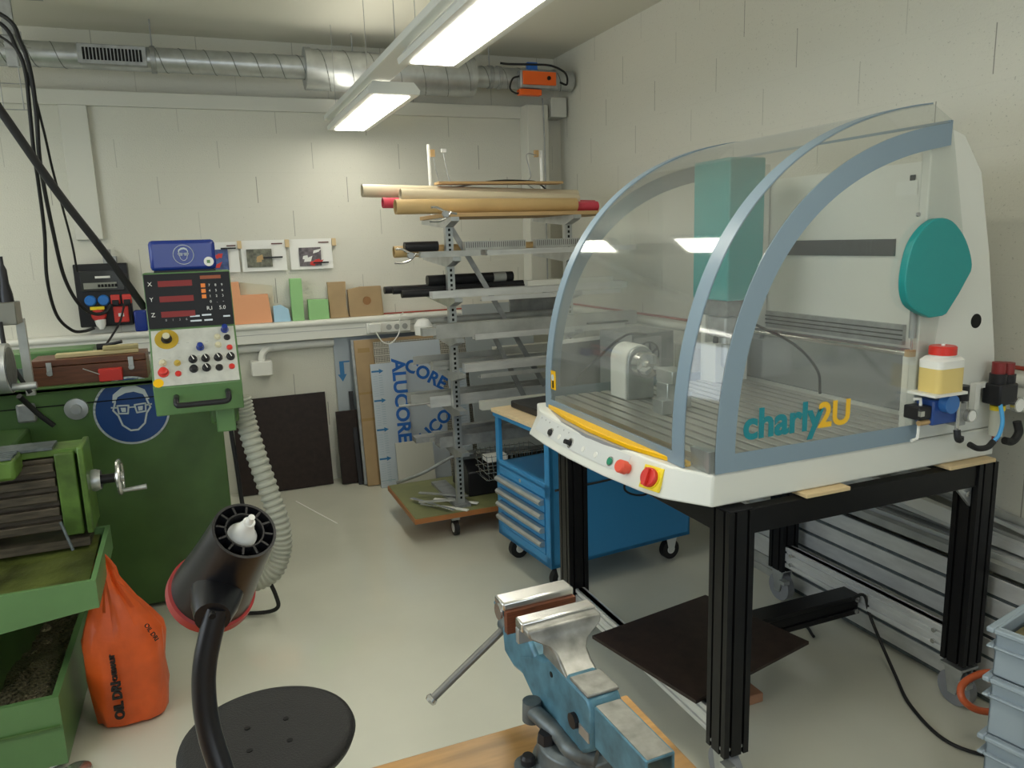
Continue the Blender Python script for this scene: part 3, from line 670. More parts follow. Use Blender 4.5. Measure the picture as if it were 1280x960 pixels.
# masts above rack
t = thing('antenna_mast', 'white vertical pole with a clipped sensor and thin wire, left above the rack', 'pole', (1.17, 4.25, 1.75))
MB().cyl((1.275, 4.34, 1.735), (1.27, 4.34, 2.15), .011).build('pole', M_paper, t)
MB().box(1.275, 1.30, 4.32, 4.335, 2.08, 2.12).build('sensor', M_tan, t)
MB().box(1.34, 1.37, 4.32, 4.335, 2.105, 2.125).build('clip', M_paper, t)
MB().tube([(1.29, 4.32, 2.08), (1.30, 4.3, 1.98), (1.33, 4.3, 1.90), (1.38, 4.28, 1.88), (1.36, 4.3, 2.0), (1.35, 4.32, 2.1)], .0025, 6).build('wire', M_galvd, t)
t = thing('antenna_mast', 'white vertical pole with a curled wire, right above the rack', 'pole', (1.98, 4.4, 1.75))
MB().cyl((1.985, 4.36, 1.735), (1.99, 4.38, 2.13), .011).build('pole', M_paper, t)
MB().box(1.94, 1.965, 4.36, 4.38, 2.09, 2.13).build('sensor', M_tan, t)
MB().tube([(1.95, 4.36, 2.10), (1.88, 4.35, 2.10), (1.9, 4.34, 1.98), (1.87, 4.33, 1.93), (1.95, 4.33, 1.88), (1.93, 4.3, 1.85)], .003, 6).build('wire', M_galvd, t)
cable([(1.38, 4.26, 1.905), (1.6, 4.17, 1.934), (1.8, 4.17, 1.934), (1.92, 4.28, 1.93), (2.0, 4.3, 1.87), (1.96, 4.33, 1.85)], .005, 'black cord lying across the tubes between the two white poles')

# ================================================================== GREEN MILLING MACHINE
GM = thing('milling_machine', 'large green milling machine with slotted table, handwheel and control console', 'milling machine', (-.5, 3.3, 0))
MB().box(-1.6, .025, 3.62, 4.25, .02, 1.04).build('cabinet', M_green, GM, bevel=.008)
MB().box(-1.6, .03, 3.60, 3.64, 1.035, 1.06).build('cabinet_top_rim', M_green, GM, bevel=.004)
MB().box(-1.6, .03, 3.60, 4.27, 1.04, 1.052).build('cabinet_top', M_greenl, GM)
lab(MB().box(-1.0, .0, 3.616, 3.62, .975, .979).build('panel_seam', M_slot, GM), 'dark panel seam')
MB().lathe([(0, .02), (.02, .02), (.022, .012), (.045, .01), (.047, 0)], (-.545, 3.62, .955), (0, -1, 0), 28).build('round_lock', M_galv, GM)
lab(MB().box(-.76, -.69, 3.595, 3.62, .92, 1.0).build('valve_block', M_galvd, GM, bevel=.01), 'dull metal fitting')
MB().tube([(-.72, 3.50, 1.05), (-.70, 3.55, 1.0), (-.67, 3.57, .95), (-.63, 3.585, .90)], .011).build('oil_hose', M_rubber, GM)
def pictogram(parent, M, R, full=True):
    """mandatory eye protection symbol, in the local XZ plane, radius R"""
    w = MB(M); w.ribbon([(R * cos(a * pi / 24), R * sin(a * pi / 24)) for a in range(48)], R * .06, .0012, True)
    s = R
    hd = [(-.42, .30), (-.50, .05), (-.38, -.12), (-.30, -.42), (-.10, -.60), (.10, -.60), (.30, -.42), (.38, -.12), (.50, .05), (.42, .30)]
    w.ribbon([(a * s, b * s) for a, b in hd], s * .05, .0012)
    for sx in (-1, 1):
        g = [(sx * .08, .16), (sx * .38, .18), (sx * .36, -.06), (sx * .12, -.08)]
        w.ribbon([(a * s, b * s) for a, b in g], s * .045, .0012, True)
        w.prism([(sx * .16 * s, .10 * s), (sx * .30 * s, .11 * s), (sx * .28 * s, -.02 * s), (sx * .17 * s, -.03 * s)], -.0014, 0)
    w.ribbon([(-.08 * s, .10 * s), (.08 * s, .10 * s)], s * .04, .0012)
    w.ribbon([(-.38 * s, .12 * s), (-.54 * s, .14 * s)], s * .04, .0012); w.ribbon([(.38 * s, .12 * s), (.54 * s, .14 * s)], s * .04, .0012)
    hair = [(-.50, .28), (-.46, .52), (-.20, .72), (.12, .76), (.40, .60), (.50, .30), (.42, .28), (.34, .46), (.10, .56), (-.12, .54), (-.34, .44), (-.42, .28)]
    n = len(hair)
    for i in range(n // 2 - 1):
        a, b, c, d = hair[i], hair[i + 1], hair[n - 2 - i], hair[n - 1 - i]
        w.prism([(a[0] * s, a[1] * s), (b[0] * s, b[1] * s), (c[0] * s, c[1] * s), (d[0] * s, d[1] * s)], -.0013, 0)
    return w.build('pictogram', M_signw, parent, smooth=False)
st = MB().cyl((-.335, 3.6185, .925), (-.335, 3.62, .925), .150, seg=64).build('safety_sticker', M_sign, GM); lab(st, 'round blue eye protection sticker')
pictogram(st, T((-.335, 3.618, .925)), .146)
# table (vertical slotted plate) with its frame
tb = MB()
tb.box(-1.3, -.53, 2.93, 2.98, .655, .915)
for k in range(5): tb.box(-1.3, -.53, 2.90, 2.93, .665 + k * .052, .695 + k * .052)
tb.build('slotted_table', M_castslot, GM, bevel=.003)
fr = MB().box(-.525, -.465, 2.90, 3.05, .64, .935); fr.box(-.455, -.435, 2.895, 3.07, .64, .95); fr.build('table_end', M_greenold, GM, bevel=.005)
MB().box(-1.3, -.45, 2.93, 3.05, .92, .945).build('table_top_rail', M_greenold, GM, bevel=.004)
MB().box(-1.3, -.53, 2.925, 3.03, .9455, .955).build('way_strip', M_vbase, GM)
MB().box(-1.3, -.72, 3.05, 3.60, .60, .90).build('saddle', M_green, GM, bevel=.01)
MB().prism([(-1.3, .63), (-.45, .63), (-.45, .60), (-1.3, .60)], 2.89, 3.1).build('table_lower_lip', M_castslot, GM)
MB().cyl((-.53, 2.885, .70), (-.50, 2.86, .60), .005, seg=10).build('locking_lever', M_vbase, GM)
lb_ = MB().box(-1.2, -.62, 2.80, 2.93, .885, .955).build('table_attachment', M_greenold, GM, bevel=.012)
mm = MB()
for k in range(6): mm.box(-1.2, -.625, 2.80 + k * .02, 2.81 + k * .02, .955, .962)
mm.build('ribs', M_vbase, lb_)
# handwheel
hw = MB().lathe([(.038, .0), (.040, .012), (.034, .03)], (-.435, 3.0, .80), (1, 0, 0), 24).build('dial_ring', M_galv, GM)
MB().cyl((-.44, 3.0, .80), (-.35, 3.0, .80), .017).build('spindle', M_blackp, GM)
hw = MB().ring((-.345, 3.0, .80), (1, 0, 0), .058, .009, 36); hw.lathe([(0, -.006), (.056, -.004), (.056, .004), (0, .006)], (-.345, 3.0, .80), (1, 0, 0)); hw.cyl((-.36, 3.0, .80), (-.33, 3.0, .80), .02)
hw = hw.build('handwheel', M_steel, GM)
MB().cyl((-.34, 3.0, .748), (-.262, 3.0, .752), .007, .010, seg=14).build('crank_grip', M_galv, hw)
# chip tray under table
tr = MB()
tr.hexa([(-1.4, 2.515, .42), (-.405, 2.515, .53), (-.415, 3.0, .53), (-1.4, 3.0, .42)], [(-1.4, 2.515, .43), (-.405, 2.515, .54), (-.415, 3.0, .54), (-1.4, 3.0, .43)])
tr.hexa([(-1.4, 2.50, .42), (-.405, 2.50, .53), (-.405, 2.515, .53), (-1.4, 2.515, .42)], [(-1.4, 2.50, .62), (-.405, 2.50, .62), (-.405, 2.515, .62), (-1.4, 2.515, .62)])
tr.hexa([(-.405, 2.50, .53), (-.39, 2.50, .53), (-.40, 3.02, .53), (-.415, 3.02, .53)], [(-.405, 2.50, .62), (-.39, 2.50, .62), (-.40, 3.02, .62), (-.415, 3.02, .62)])
tr.hexa([(-1.4, 3.0, .43), (-.415, 3.0, .53), (-.415, 3.02, .53), (-1.4, 3.02, .43)], [(-1.4, 3.0, .62), (-.415, 3.0, .62), (-.415, 3.02, .62), (-1.4, 3.02, .62)])
tr.build('chip_tray', M_greenl, GM)
MB().hexa([(-1.35, 2.54, .45), (-.43, 2.54, .545), (-.43, 2.99, .545), (-1.35, 2.99, .45)], [(-1.35, 2.54, .50), (-.43, 2.53, .555), (-.43, 2.99, .60), (-1.35, 2.99, .60)]).build('oily_residue', mat('oily_chips', (.07, .085, .02), .3, var=.6, scale=7, bump=.3, bscale=30), GM)
MB().box(-1.25, -.75, 2.75, 3.62, .05, .45).build('knee_column', M_green, GM, bevel=.01)
# base tray
bt = MB()
bt.box(-1.6, -.56, 2.55, 3.615, .02, .06); bt.box(-1.6, -.56, 2.53, 2.55, .02, .25); bt.box(-.56, -.54, 2.53, 3.615, .02, .25)
bt.build('base_tray', M_greenl, GM)
MB().box(-1.6, -.545, 2.522, 2.53, .15, .157).build('tray_ridge', M_green, GM)
bm_ = MB(); rows = []
for i in range(40):
    x = -1.5 + i * (.935 / 39); row = []
    for j in range(30):
        y = 2.555 + j * (1.0 / 29); d = math.exp(-(((x + .70) / .25) ** 2 + ((y - 2.85) / .28) ** 2))
        row.append((x, y, .065 + .10 * d + .025 * noise.noise(Vector((x * 30, y * 30, 0)))))
    rows.append(row)
bm_.grid(rows).build('metal_chips', mat('chips_pile', (.20, .17, .11), .3, .7, var=.97, scale=110, bump=.8, bscale=120), GM, solid=.03, off=-1)  # strong colour contrast puts metal glints into the chips
GM.children[-1]['kind'] = 'stuff'
tag(MB(T((-.60, 2.66, .115)) @ RZ(70) @ RY(-25)).cyl((0, 0, .01), (.09, 0, .01), .009).build('white_brush', M_paper), 'small white brush lying in the chips of the base tray', 'brush')
for x, y in ((-.60, 2.60), (-1.4, 2.6)): MB().lathe([(0, .02), (.03, .02), (.04, .012), (.045, 0), (0, 0)], (x, y, 0), (0, 0, 1), 20).build('levelling_foot', M_steel, GM)
MB().lathe([(0, .02), (.025, .02), (.042, .010), (.045, 0), (0, 0)], (-.515, 2.50, 0), (0, 0, 1), 20).build('levelling_foot', M_steel, GM)
# head parts at the left edge
MB().cyl((-.74, 3.10, 1.215), (-.650, 3.10, 1.215), .088, seg=32).build('spindle_ring', M_galv, GM)
MB().cyl((-.650, 3.10, 1.215), (-.648, 3.10, 1.215), .074, seg=32).build('spindle_face', M_vbase, GM)
MB().cyl((-.75, 3.08, 1.148), (-.575, 3.08, 1.150), .013).build('draw_rod', M_galv, GM)
MB().box(-1.3, -.84, 3.0, 3.5, 1.055, 1.22).build('spindle_head', M_greenl, GM, bevel=.02)
# console ---------------------------------------------------------------
CO = MB()
CO.prism([(3.20, 1.52), (3.33, 1.52), (3.33, 1.02), (3.06, .995), (3.045, 1.105), (3.185, 1.305)], -.205, .105, 'x')
CO = CO.build('control_console', M_greenl, GM, bevel=.004)
def cons_plane(x, v):      # point on the sloped button field; v 0 (bottom) .. 1 (top)
    return Vector((x, 3.045 + .14 * v, 1.105 + .20 * v))
nrm = Vector((0, -.20, .14)).normalized()
PM = Matrix(((1, 0, 0, 0), (0, .14 / .2441, -nrm.y * -1, 0), (0, .20 / .2441, nrm.z, 0), (0, 0, 0, 1)))
PM = Matrix.Identity(4); ux = Vector((1, 0, 0)); uy = Vector((0, .14, .20)).normalized()
for i in range(3): PM[i][0] = ux[i]; PM[i][1] = uy[i]; PM[i][2] = nrm[i]
PM = T((-.05, 3.045, 1.105)) @ PM      # local: x across, y up the slope (0..0.244), z out
pan = MB(PM).box(-.148, .148, .004, .240, 0, .003).build('button_panel', mat('panel_silver', (.55, .56, .52), .4, .2, var=.12, scale=25), CO)
def knob(u, v, r, h, m, lb, cap=None, ringm=M_galv):
    k = MB(PM).lathe([(r * 1.25, .003), (r * 1.2, .008), (r * .95, .009), (r * .92, h), (r * .7, h + .002), (0, h + .002)], (u, v, 0), (0, 0, 1), 20)
    k = k.build('knob', m, CO); k['label'] = lb
    return k
kb = M_blackp
lab(MB(PM).lathe([(0, .0045), (.042, .0045), (.042, .003)], (-.095, .20, 0), (0, 0, 1), 32).build('dial_scale', mat('dial_ochre', (.45, .30, .02), .5), CO), 'ochre dial scale')
knob(-.095, .20, .016, .028, kb, 'black speed dial with a pale cap')
lab(MB(PM).cyl((-.095, .20, .030), (-.095, .20, .033), .013).build('knob_cap', mat('cap_cream', (.55, .52, .36), .5), CO), 'cream dial cap')
for u, v, r, h, m_, lb in ((.115, .225, .012, .03, M_dblue, 'dark blue pointer knob'), (.02, .155, .012, .026, M_dblue, 'dark blue pointer knob'),
                           (.085, .195, .010, .010, mat('button_cream', (.60, .56, .38), .4), 'cream push button'), (.12, .19, .010, .012, kb, 'black push button'),
                           (.085, .16, .010, .010, MC['button_cream'], 'cream push button'), (-.115, .10, .011, .014, MC['button_cream'], 'cream push button'),
                           (-.115, .06, .016, .022, M_red, 'red mushroom stop button'), (-.065, .095, .010, .014, mat('button_ochre', (.50, .35, .05), .4), 'ochre push button'),
                           (-.01, .105, .013, .02, kb, 'black selector knob'), (.035, .105, .013, .02, kb, 'black selector knob'), (.08, .105, .013, .02, kb, 'black selector knob'), (.125, .105, .013, .02, kb, 'black selector knob'),
                           (-.01, .065, .013, .018, kb, 'black selector knob'), (.035, .065, .013, .02, kb, 'black selector knob'), (.08, .062, .011, .01, kb, 'black push button'),
                           (-.065, .05, .009, .008, M_red, 'red push button'), (.125, .145, .009, .008, M_red, 'red push button'), (.125, .062, .009, .008, M_red, 'red push button')):
    knob(u, v, r, h, m_, lb)
for u, v in ((-.01, .105), (.035, .105), (.08, .105), (.125, .105), (.035, .065)):
    MB(PM @ T((u, v, .022)) @ RZ(25)).box(-.0015, .0015, -.009, .009, 0, .0015).build('knob_mark', M_paper, CO)
lab(MB(PM).lathe([(0, .004), (.018, .004), (.018, .003)], (-.135, .018, 0), (0, 0, 1), 24).build('warning_disc', M_yellow, CO), 'yellow disc')
mm = MB(PM)
for k in range(16): mm.box(-.13 + (k % 8) * .034, -.13 + (k % 8) * .034 + .010, .118 + .060 * (k // 8), .1195 + .060 * (k // 8), .003, .0034)
mm.build('engraved_marks', M_galvd, CO)
h = MB().tube([(-.13, 3.055, 1.065), (-.13, 3.01, 1.06), (-.128, 2.995, 1.045), (-.11, 2.99, 1.042), (0, 2.99, 1.042), (.035, 2.99, 1.042), (.05, 2.995, 1.048), (.052, 3.01, 1.065), (.052, 3.055, 1.07)], .0105, 12); h.build('handle', M_blackp, CO)
# display: slanted slightly
DM = T((-.05, 3.1945, 1.415)) @ RX(-3.5)
dp = MB(DM).box(-.152, .152, -.006, 0, -.105, .10).build('display_panel', mat('display_black', (.008, .008, .009), .4), CO)
mm = MB(DM)
for k in range(3): mm.box(-.105, .015, -.0072, -.006, .052 - k * .058, .074 - k * .058)
lab(mm.build('readout_window', M_redd, CO), 'three dark red readout windows')
for k, c in enumerate('XYZ'): text(c, .022, M_paper, CO, DM @ T((-.133, -.0075, .063 - k * .058)) @ FACE)
mm = MB(DM); 
mm.box(.045, .12, -.0072, -.006, .075, .088); mm.build('small_readout', mat('readout_amber', (.28, .06, .01), .4), CO)
mm = MB(DM)
for k in range(3): mm.box(.045, .061, -.008, -.006, .043 - k * .021, .058 - k * .021)
lab(mm.build('orange_keys', mat('key_orange', (.80, .22, .02), .4), CO), 'three orange keys')
for r, row in enumerate(('789', '456', '123', '0.-')):
    for c, ch in enumerate(row): text(ch, .013, M_paper, CO, DM @ T((.075 + c * .023, -.0075, .050 - r * .021)) @ FACE, name='key_digit')
text('R,I', .020, M_paper, CO, DM @ T((.068, -.0075, -.038)) @ FACE); text('5.0', .020, M_paper, CO, DM @ T((.115, -.0075, -.038)) @ FACE)
for k, c in enumerate('0136'): text(c, .012, M_galvd, CO, DM @ T((-.09 + k * .024, -.0075, -.075)) @ FACE)
mm = MB(DM)
for a, b, zz in ((-.005, .03, -.068), (.038, .072, -.066), (-.005, .035, -.086), (.045, .075, -.086), (.115, .14, -.075)): mm.box(a, b, -.0071, -.006, zz, zz + .006)
mm.build('panel_print', M_galv, CO)
MB().box(-.02, .085, 3.12, 3.62, .93, .995).build('console_arm', M_green, GM, bevel=.01)
MB().box(.0, .07, 3.10, 3.2, .90, 1.0).build('console_bracket', M_greenl, GM, bevel=.005)
hs = smoothpts([(.10, 3.22, 1.01), (.11, 3.22, .92), (.135, 3.2, .78), (.17, 3.17, .62), (.20, 3.15, .48), (.198, 3.15, .36), (.15, 3.15, .265), (.05, 3.2, .22), (-.06, 3.35, .18), (-.10, 3.62, .2)], 22)
hm = MB(); rr = [.0425 if (i // 2) % 2 else .0365 for i in range(len(hs))]; hm.sweep(hs, rr, 18); hm.build('flexible_hose', M_hose, GM, angle=25)
MB().tube([(.045, 3.3, .98), (.06, 3.3, .7), (.07, 3.32, .5), (.10, 3.32, .3), (.165, 3.3, .1), (.16, 3.3, .03), (.05, 3.35, .012), (-.1, 3.45, .012)], .009, 10).build('power_cord', M_rubber, GM)
t = thing('tool_bin', 'grey metal bin holding black tool holders at the left edge', 'bin', (-.86, 3.42, 1.3))
MB().box(-.87, -.658, 3.35, 3.45, 1.345, 1.43).build('bin', mat('bin_grey', (.22, .22, .19), .4, .4), t, bevel=.004)
for k, x in enumerate((-.69, -.735, -.78, -.83)):
    MB().lathe([(0, 0), (.025, 0), (.022, .06), (.015, .10), (.014, .15), (.007, .17), (.007, .20), (0, .20)], (x, 3.40, 1.40 - .02 * k), (0, 0, 1), 16).build('tool_holder', M_blackp, t)
MB().box(-.685, -.655, 3.452, 3.475, 1.056, 1.36).build('post', M_alud, t)
MB().tube([(-.71, 3.335, 1.36), (-.70, 3.31, 1.25), (-.67, 3.30, 1.16), (-.64, 3.3, 1.09)], .008).build('cord', M_rubber, t)
# things on the cabinet top
t = thing('machine_vise', 'green machine clamp with a black lever behind the wooden box', 'clamp', (-.72, 4.05, 1.05))
MB().box(-.95, -.50, 3.98, 4.15, 1.053, 1.17).build('body', M_greenl, t, bevel=.008)
MB().box(-.95, -.62, 3.96, 3.98, 1.06, 1.10).build('way', M_vbase, t)
MB().cyl((-.49, 4.05, 1.16), (-.45, 4.05, 1.16), .02).build('hub', M_blackp, t); MB().cyl((-.455, 4.05, 1.17), (-.38, 4.03, 1.185), .008).build('lever', M_blackp, t)
t = thing('wooden_case', 'brown wooden tool case with two metal latches on the cabinet', 'case', (-.48, 3.75, 1.053))
MB().box(-.70, -.26, 3.66, 3.85, 1.053, 1.135).build('body', M_brownbox, t, bevel=.002)
MB().box(-.70, -.26, 3.66, 3.85, 1.1375, 1.165).build('lid', M_brownbox, t, bevel=.003)
for x in (-.63, -.32):
    l = MB().box(x - .010, x + .010, 3.654, 3.66, 1.10, 1.155).build('latch', M_galv, t, bevel=.001)
    MB().ring((x, 3.652, 1.11), (0, -1, 0), .010, .002, 16, 6).build('latch_loop', M_galv, l)
tag(MB(T((-.43, 3.73, 1.1665)) @ RZ(3)).box(-.18, .14, -.03, .03, 0, .016).build('tape_strip', M_foamlight, bevel=.002), 'yellowed strip of masking paper on the wooden case', 'paper strip')
tag(MB(T((-.36, 3.74, 1.184)) @ RZ(3)).box(-.07, .07, -.03, .03, 0, .016).build('sponge', mat('sponge_tan', (.42, .36, .18), .7), bevel=.003), 'small tan block lying on the masking paper', 'block')
t = thing('red_magnet_box', 'small red box with a thin rod in front of the wooden case', 'box', (-.40, 3.62, 1.06))
MB().box(-.445, -.355, 3.615, 3.652, 1.062, 1.115).build('box', M_red, t, bevel=.002)
MB().cyl((-.44, 3.61, 1.095), (-.50, 3.61, 1.125), .002, seg=8).build('rod', M_galv, t)
tag(MB().tube([(-.235, 3.68, 1.055), (-.24, 3.68, 1.15), (-.23, 3.68, 1.165), (-.19, 3.68, 1.17), (-.15, 3.68, 1.175)], .007, smooth=False).build('bent_bracket', M_paper), 'white bent wire bracket beside the console', 'bracket')
# blue dispenser on the console
t = thing('goggles_dispenser', 'blue safety goggles box with eye protection sign on top of the console', 'box', (-.05, 3.28, 1.52))
MB().box(-.175, .06, 3.21, 3.33, 1.526, 1.64).build('box', M_dblue, t, bevel=.014)
MB().box(-.165, .055, 3.22, 3.32, 1.5205, 1.527).build('dark_tray', M_blackp, t)
pictogram(t, T((-.055, 3.2095, 1.585)), .036)
s2 = MB().cyl((.033, 3.2085, 1.556), (.033, 3.2095, 1.556), .018, seg=24).build('round_sticker', M_paper, t)
MB().box(.026, .038, 3.2075, 3.2085, 1.55, 1.562).build('sticker_mark', M_greenl, s2)

# ================================================================== ORANGE BAG
t = thing('absorbent_bag', 'orange plastic sack of oil absorbent beside the green base', 'sack', (-.37, 2.78, 0))
rings = []; rb = random.Random(3)
prof = [(.0, .105, .08), (.012, .125, .10), (.08, .132, .112), (.18, .137, .115), (.27, .14, .11), (.31, .138, .10), (.36, .115, .085), (.41, .09, .062), (.46, .062, .040), (.50, .042, .028), (.54, .035, .02), (.575, .022, .012), (.60, .012, .008)]
bm_ = MB(); G = []
for z_, a, b in prof:
    row = []
    for k in range(40):
        th = 2 * pi * k / 40; c_, s__ = cos(th), sin(th)
        n_ = (abs(c_) ** 3.2 + abs(s__) ** 3.2) ** (-1 / 3.2)
        w_ = 1 + (.06 * noise.noise(Vector((c_ * 2.2, s__ * 2.2, z_ * 9))) + (.10 * sin(th * 5 + z_ * 20) if z_ > .33 else 0) * min(1, (z_ - .3) * 6 if z_ > .3 else 0))
        fold = -abs(noise.noise(Vector((c_ * 2.5 + 3, s__ * 2.5, z_ * 5)))) * 2.2
        ox = -.035 * max(0, z_ - .3) / .3
        row.append((-.372 + ox + a * .93 * n_ * c_ * w_ + .012 * fold * c_, 2.78 + b * n_ * s__ * w_ + .012 * fold * s__, z_ + .004 * noise.noise(Vector((c_ * 4, s__ * 4, z_ * 30)))))
    row.append(row[0]); G.append(row)
bm_.grid(G); bmesh.ops.remove_doubles(bm_.bm, verts=bm_.bm.verts, dist=1e-5)
bmesh.ops.holes_fill(bm_.bm, edges=bm_.bm.edges, sides=60)
bm_.build('sack', M_orange, t, angle=28)
BM = T((-.385, 2.655, .0)) @ RZ(-4)
text('OIL DRI', .020, mat('ink_black', (.02, .02, .02), .5), t, T((-.275, 2.672, .335)) @ RZ(22) @ RX(-18) @ RY(70) @ FACE, ext=.004)
M_ink = mat('ink_black', (.02, .02, .02), .5)
text('OIL DRI', .040, M_ink, t, BM @ T((-.010, -.012, .13)) @ RY(-90) @ FACE, bold=.0015, ext=.004)
text('CHEMALIT', .020, M_ink, t, BM @ T((-.012, -.004, .245)) @ RY(-90) @ FACE, bold=.0005, ext=.006)

# ================================================================== BLUE TOOL CART
CX, CY, CR = 1.285, 3.46, radians(5.5)
t = thing('tool_cart', 'blue wheeled tool cart with grey drawer handles and a plywood top', 'tool cart', (CX, CY, 0), CR)
W_, D_ = .53, .80
b = MB(); b.box(0, D_, -.012, 0, .13, .51); b.box(D_ - .03, D_, -.03, 0, .51, .745); b.box(0, D_, -W_, -W_ + .012, .13, .745); b.box(D_ - .012, D_, -W_, 0, .13, .51)
b.box(0, D_, -W_, 0, .13, .15); b.box(0, D_, -W_, 0, .495, .51); b.box(0, .02, -.035, 0, .13, .745); b.box(0, .02, -W_, -W_ + .045, .13, .745)
b.box(0, .02, -W_, 0, .13, .185); b.box(0, .02, -W_, 0, .455, .525)
b.build('body', M_blue, t, bevel=.002, local=True)
MB().box(-.01, D_ + .01, -W_ - .005, .005, .745, .765).build('top_frame', M_blue, t, bevel=.003, local=True)
MB().box(-.015, D_ + .015, -W_ - .01, .01, .766, .785).build('wooden_top', M_ply, t, bevel=.002, local=True)
for k in range(4):
    z = .19 + k * .066
    d = MB().box(-.004, .35, -W_ + .048, -.038, z, z + .062).build('drawer', M_blue, t, bevel=.002, local=True)
    g = MB().prism([(-.004, z + .034), (-.028, z + .036), (-.034, z + .050), (-.024, z + .060), (-.004, z + .062)], -W_ + .048, -.038); g.build('drawer_handle', M_galv, d, local=True, bevel=.001)
MB().cyl((-.002, -.25, .475), (.0, -.25, .475), .009).build('lock', M_galv, t, local=True)
lab(MB().box(.06, .2, -W_ + .06, -W_ + .14, .511, .56).build('shelf_contents', M_red, t, local=True, bevel=.008), 'red item on the open shelf')
for x, y in ((.08, -.06), (.08, -W_ + .06), (D_ - .08, -.06), (D_ - .08, -W_ + .06)):
    c = MB().cyl((x, y - .016, .052), (x, y + .016, .052), .05, seg=28).build('caster', M_rubber, t, local=True)
    MB().cyl((x, y - .018, .052), (x, y + .018, .052), .022).build('hub', M_paper, c, local=True)
    k = MB(); k.prism([(x - .035, .13), (x + .035, .13), (x + .012, .04), (x - .012, .04)], y + .018, y + .022); k.prism([(x - .035, .13), (x + .035, .13), (x + .012, .04), (x - .012, .04)], y - .022, y - .018); k.box(x - .04, x + .04, y - .03, y + .03, .122, .13)
    k.build('caster_fork', M_offwhite, c, local=True)
def cartM(x, y, z=.786): return T((CX, CY, z)) @ Matrix.Rotation(CR, 4, 'Z') @ T((x, y, 0))
tag(MB(cartM(.22, -.20)).box(-.15, .15, -.16, .16, 0, .035).build('black_case', M_blackp, bevel=.006), 'flat black case lying on the plywood cart top', 'case')
MM = cartM(.50, -.10, .786)
t = thing('framed_panel', 'white framed display panel standing on the cart behind the hood', 'display', MM.to_translation())
f = MB(MM @ RZ(4)); f.box(-.20, .20, 0, .015, .30, .318); f.box(-.20, -.185, 0, .015, .0, .30); f.box(.185, .20, 0, .015, 0, .30); f.box(-.20, .20, 0, .015, 0, .012); f.build('frame', M_paper, t)
MB(MM @ RZ(4)).box(-.185, .185, .005, .012, .012, .30).build('screen', mat('screen_grey', (.12, .12, .12), .2, var=.3, scale=5), t)
MM = cartM(.68, -.30, .786)
t = thing('control_unit', 'grey electronics cabinet with a round fan on the cart', 'electronics box', MM.to_translation())
MB(MM).box(-.15, .10, -.12, .15, 0, .36).build('housing', mat('housing_grey', (.20, .21, .21), .5), t, bevel=.004)
MB(MM).box(-.14, .02, -.126, -.12, .17, .34).build('fan_plate', mat('fan_plate_grey', (.36, .37, .36), .6), t)
fn = MB(MM); fn.ring((-.06, -.128, .255), (0, -1, 0), .062, .004)
for k in range(7): a = k * 2 * pi / 7; fn.tube([(-.06 + .012 * cos(a), -.129, .255 + .012 * sin(a)), (-.06 + .06 * cos(a + .5), -.129, .255 + .06 * sin(a + .5))], .006, 6, smooth=False)
fn.build('fan', M_blackp, t)
MB(MM).cyl((-.06, -.134, .255), (-.06, -.126, .255), .016).build('fan_hub', M_yell2, t)
cable([(1.98, 3.12, 1.13), (1.8, 3.06, 1.15), (1.6, 3.0, 1.05), (1.5, 3.0, .95), (1.62, 3.0, .88), (1.8, 3.02, .9)], .006, 'black cable draped in front of the grey electronics cabinet')

# ================================================================== MACHINE TABLE
TB = thing('machine_stand', 'black slotted profile stand on casters under the clear hooded machine', 'stand', (1.75, 2.1, 0))
def profile_leg(x0, y0, z0, z1, w=.085):
    """black 80 mm T-slot post"""
    n = []; s = w; g = .008; d = .010
    pts = []
    def side(a, b):
        out = []
        a = Vector(a); b = Vector(b); dr = (b - a).normalized(); nn = Vector((-dr.y, dr.x))
        out.append(a)
        for f in (.25, .75):
            c = a + dr * (s * f); out += [c - dr * g / 2, c - dr * g / 2 + nn * d, c + dr * g / 2 + nn * d, c + dr * g / 2]
        return out
    c = [(x0, y0), (x0 + s, y0), (x0 + s, y0 + s), (x0, y0 + s)]
    for i in range(4): pts += side(c[i], c[(i + 1) % 4])
    return MB().prism([tuple(p) for p in pts], z0, z1, 'z')
ZT = .862
def stand_caster(x, y):
    c = MB().cyl((x - .017, y, .062), (x + .017, y, .062), .061, seg=32).build('caster', M_caster, TB)
    MB().cyl((x - .019, y, .062), (x + .019, y, .062), .02).build('hub', M_steel, c)
    k = MB(); 
    for sx in (-1, 1): k.prism([(y - .035, .145), (y + .035, .145), (y + .014, .045), (y - .014, .045)], x + sx * .024 - .0025, x + sx * .024 + .0025, 'x')
    k.box(x - .04, x + .04, y - .04, y + .04, .142, .15); k.build('caster_fork', M_galv, c)
    MB().box(x - .05, x - .02, y - .07, y - .035, .10, .115).build('brake_pedal', M_galv, c)
for x, y, z0 in ((1.245, 1.578, .125), (2.20, 1.578, .165), (1.245, 2.56, .125), (2.20, 2.43, .150)):
    profile_leg(x, y, z0, ZT - (.0 if True else 0)).build('leg', M_black, TB)
    MB().box(x + .005, x + .08, y + .005, y + .08, ZT, ZT + .004).build('leg_cap', M_blackp, TB)
    stand_caster(x + .042, y + .045)
def rail(mb, x0, x1, y0, y1, z0, z1): mb.box(x0, x1, y0, y1, z0, z1)
m = MB(); m.box(1.33, 2.20, 1.585, 1.625, .79, ZT); m.box(1.33, 2.20, 2.60, 2.64, .79, ZT); m.box(1.25, 1.29, 1.663, 2.56, .79, ZT); m.box(2.24, 2.28, 1.663, 2.43, .79, ZT); m.box(2.24, 2.28, 2.515, 2.60, .79, ZT); m.build('top_rail', M_black, TB, bevel=.002)
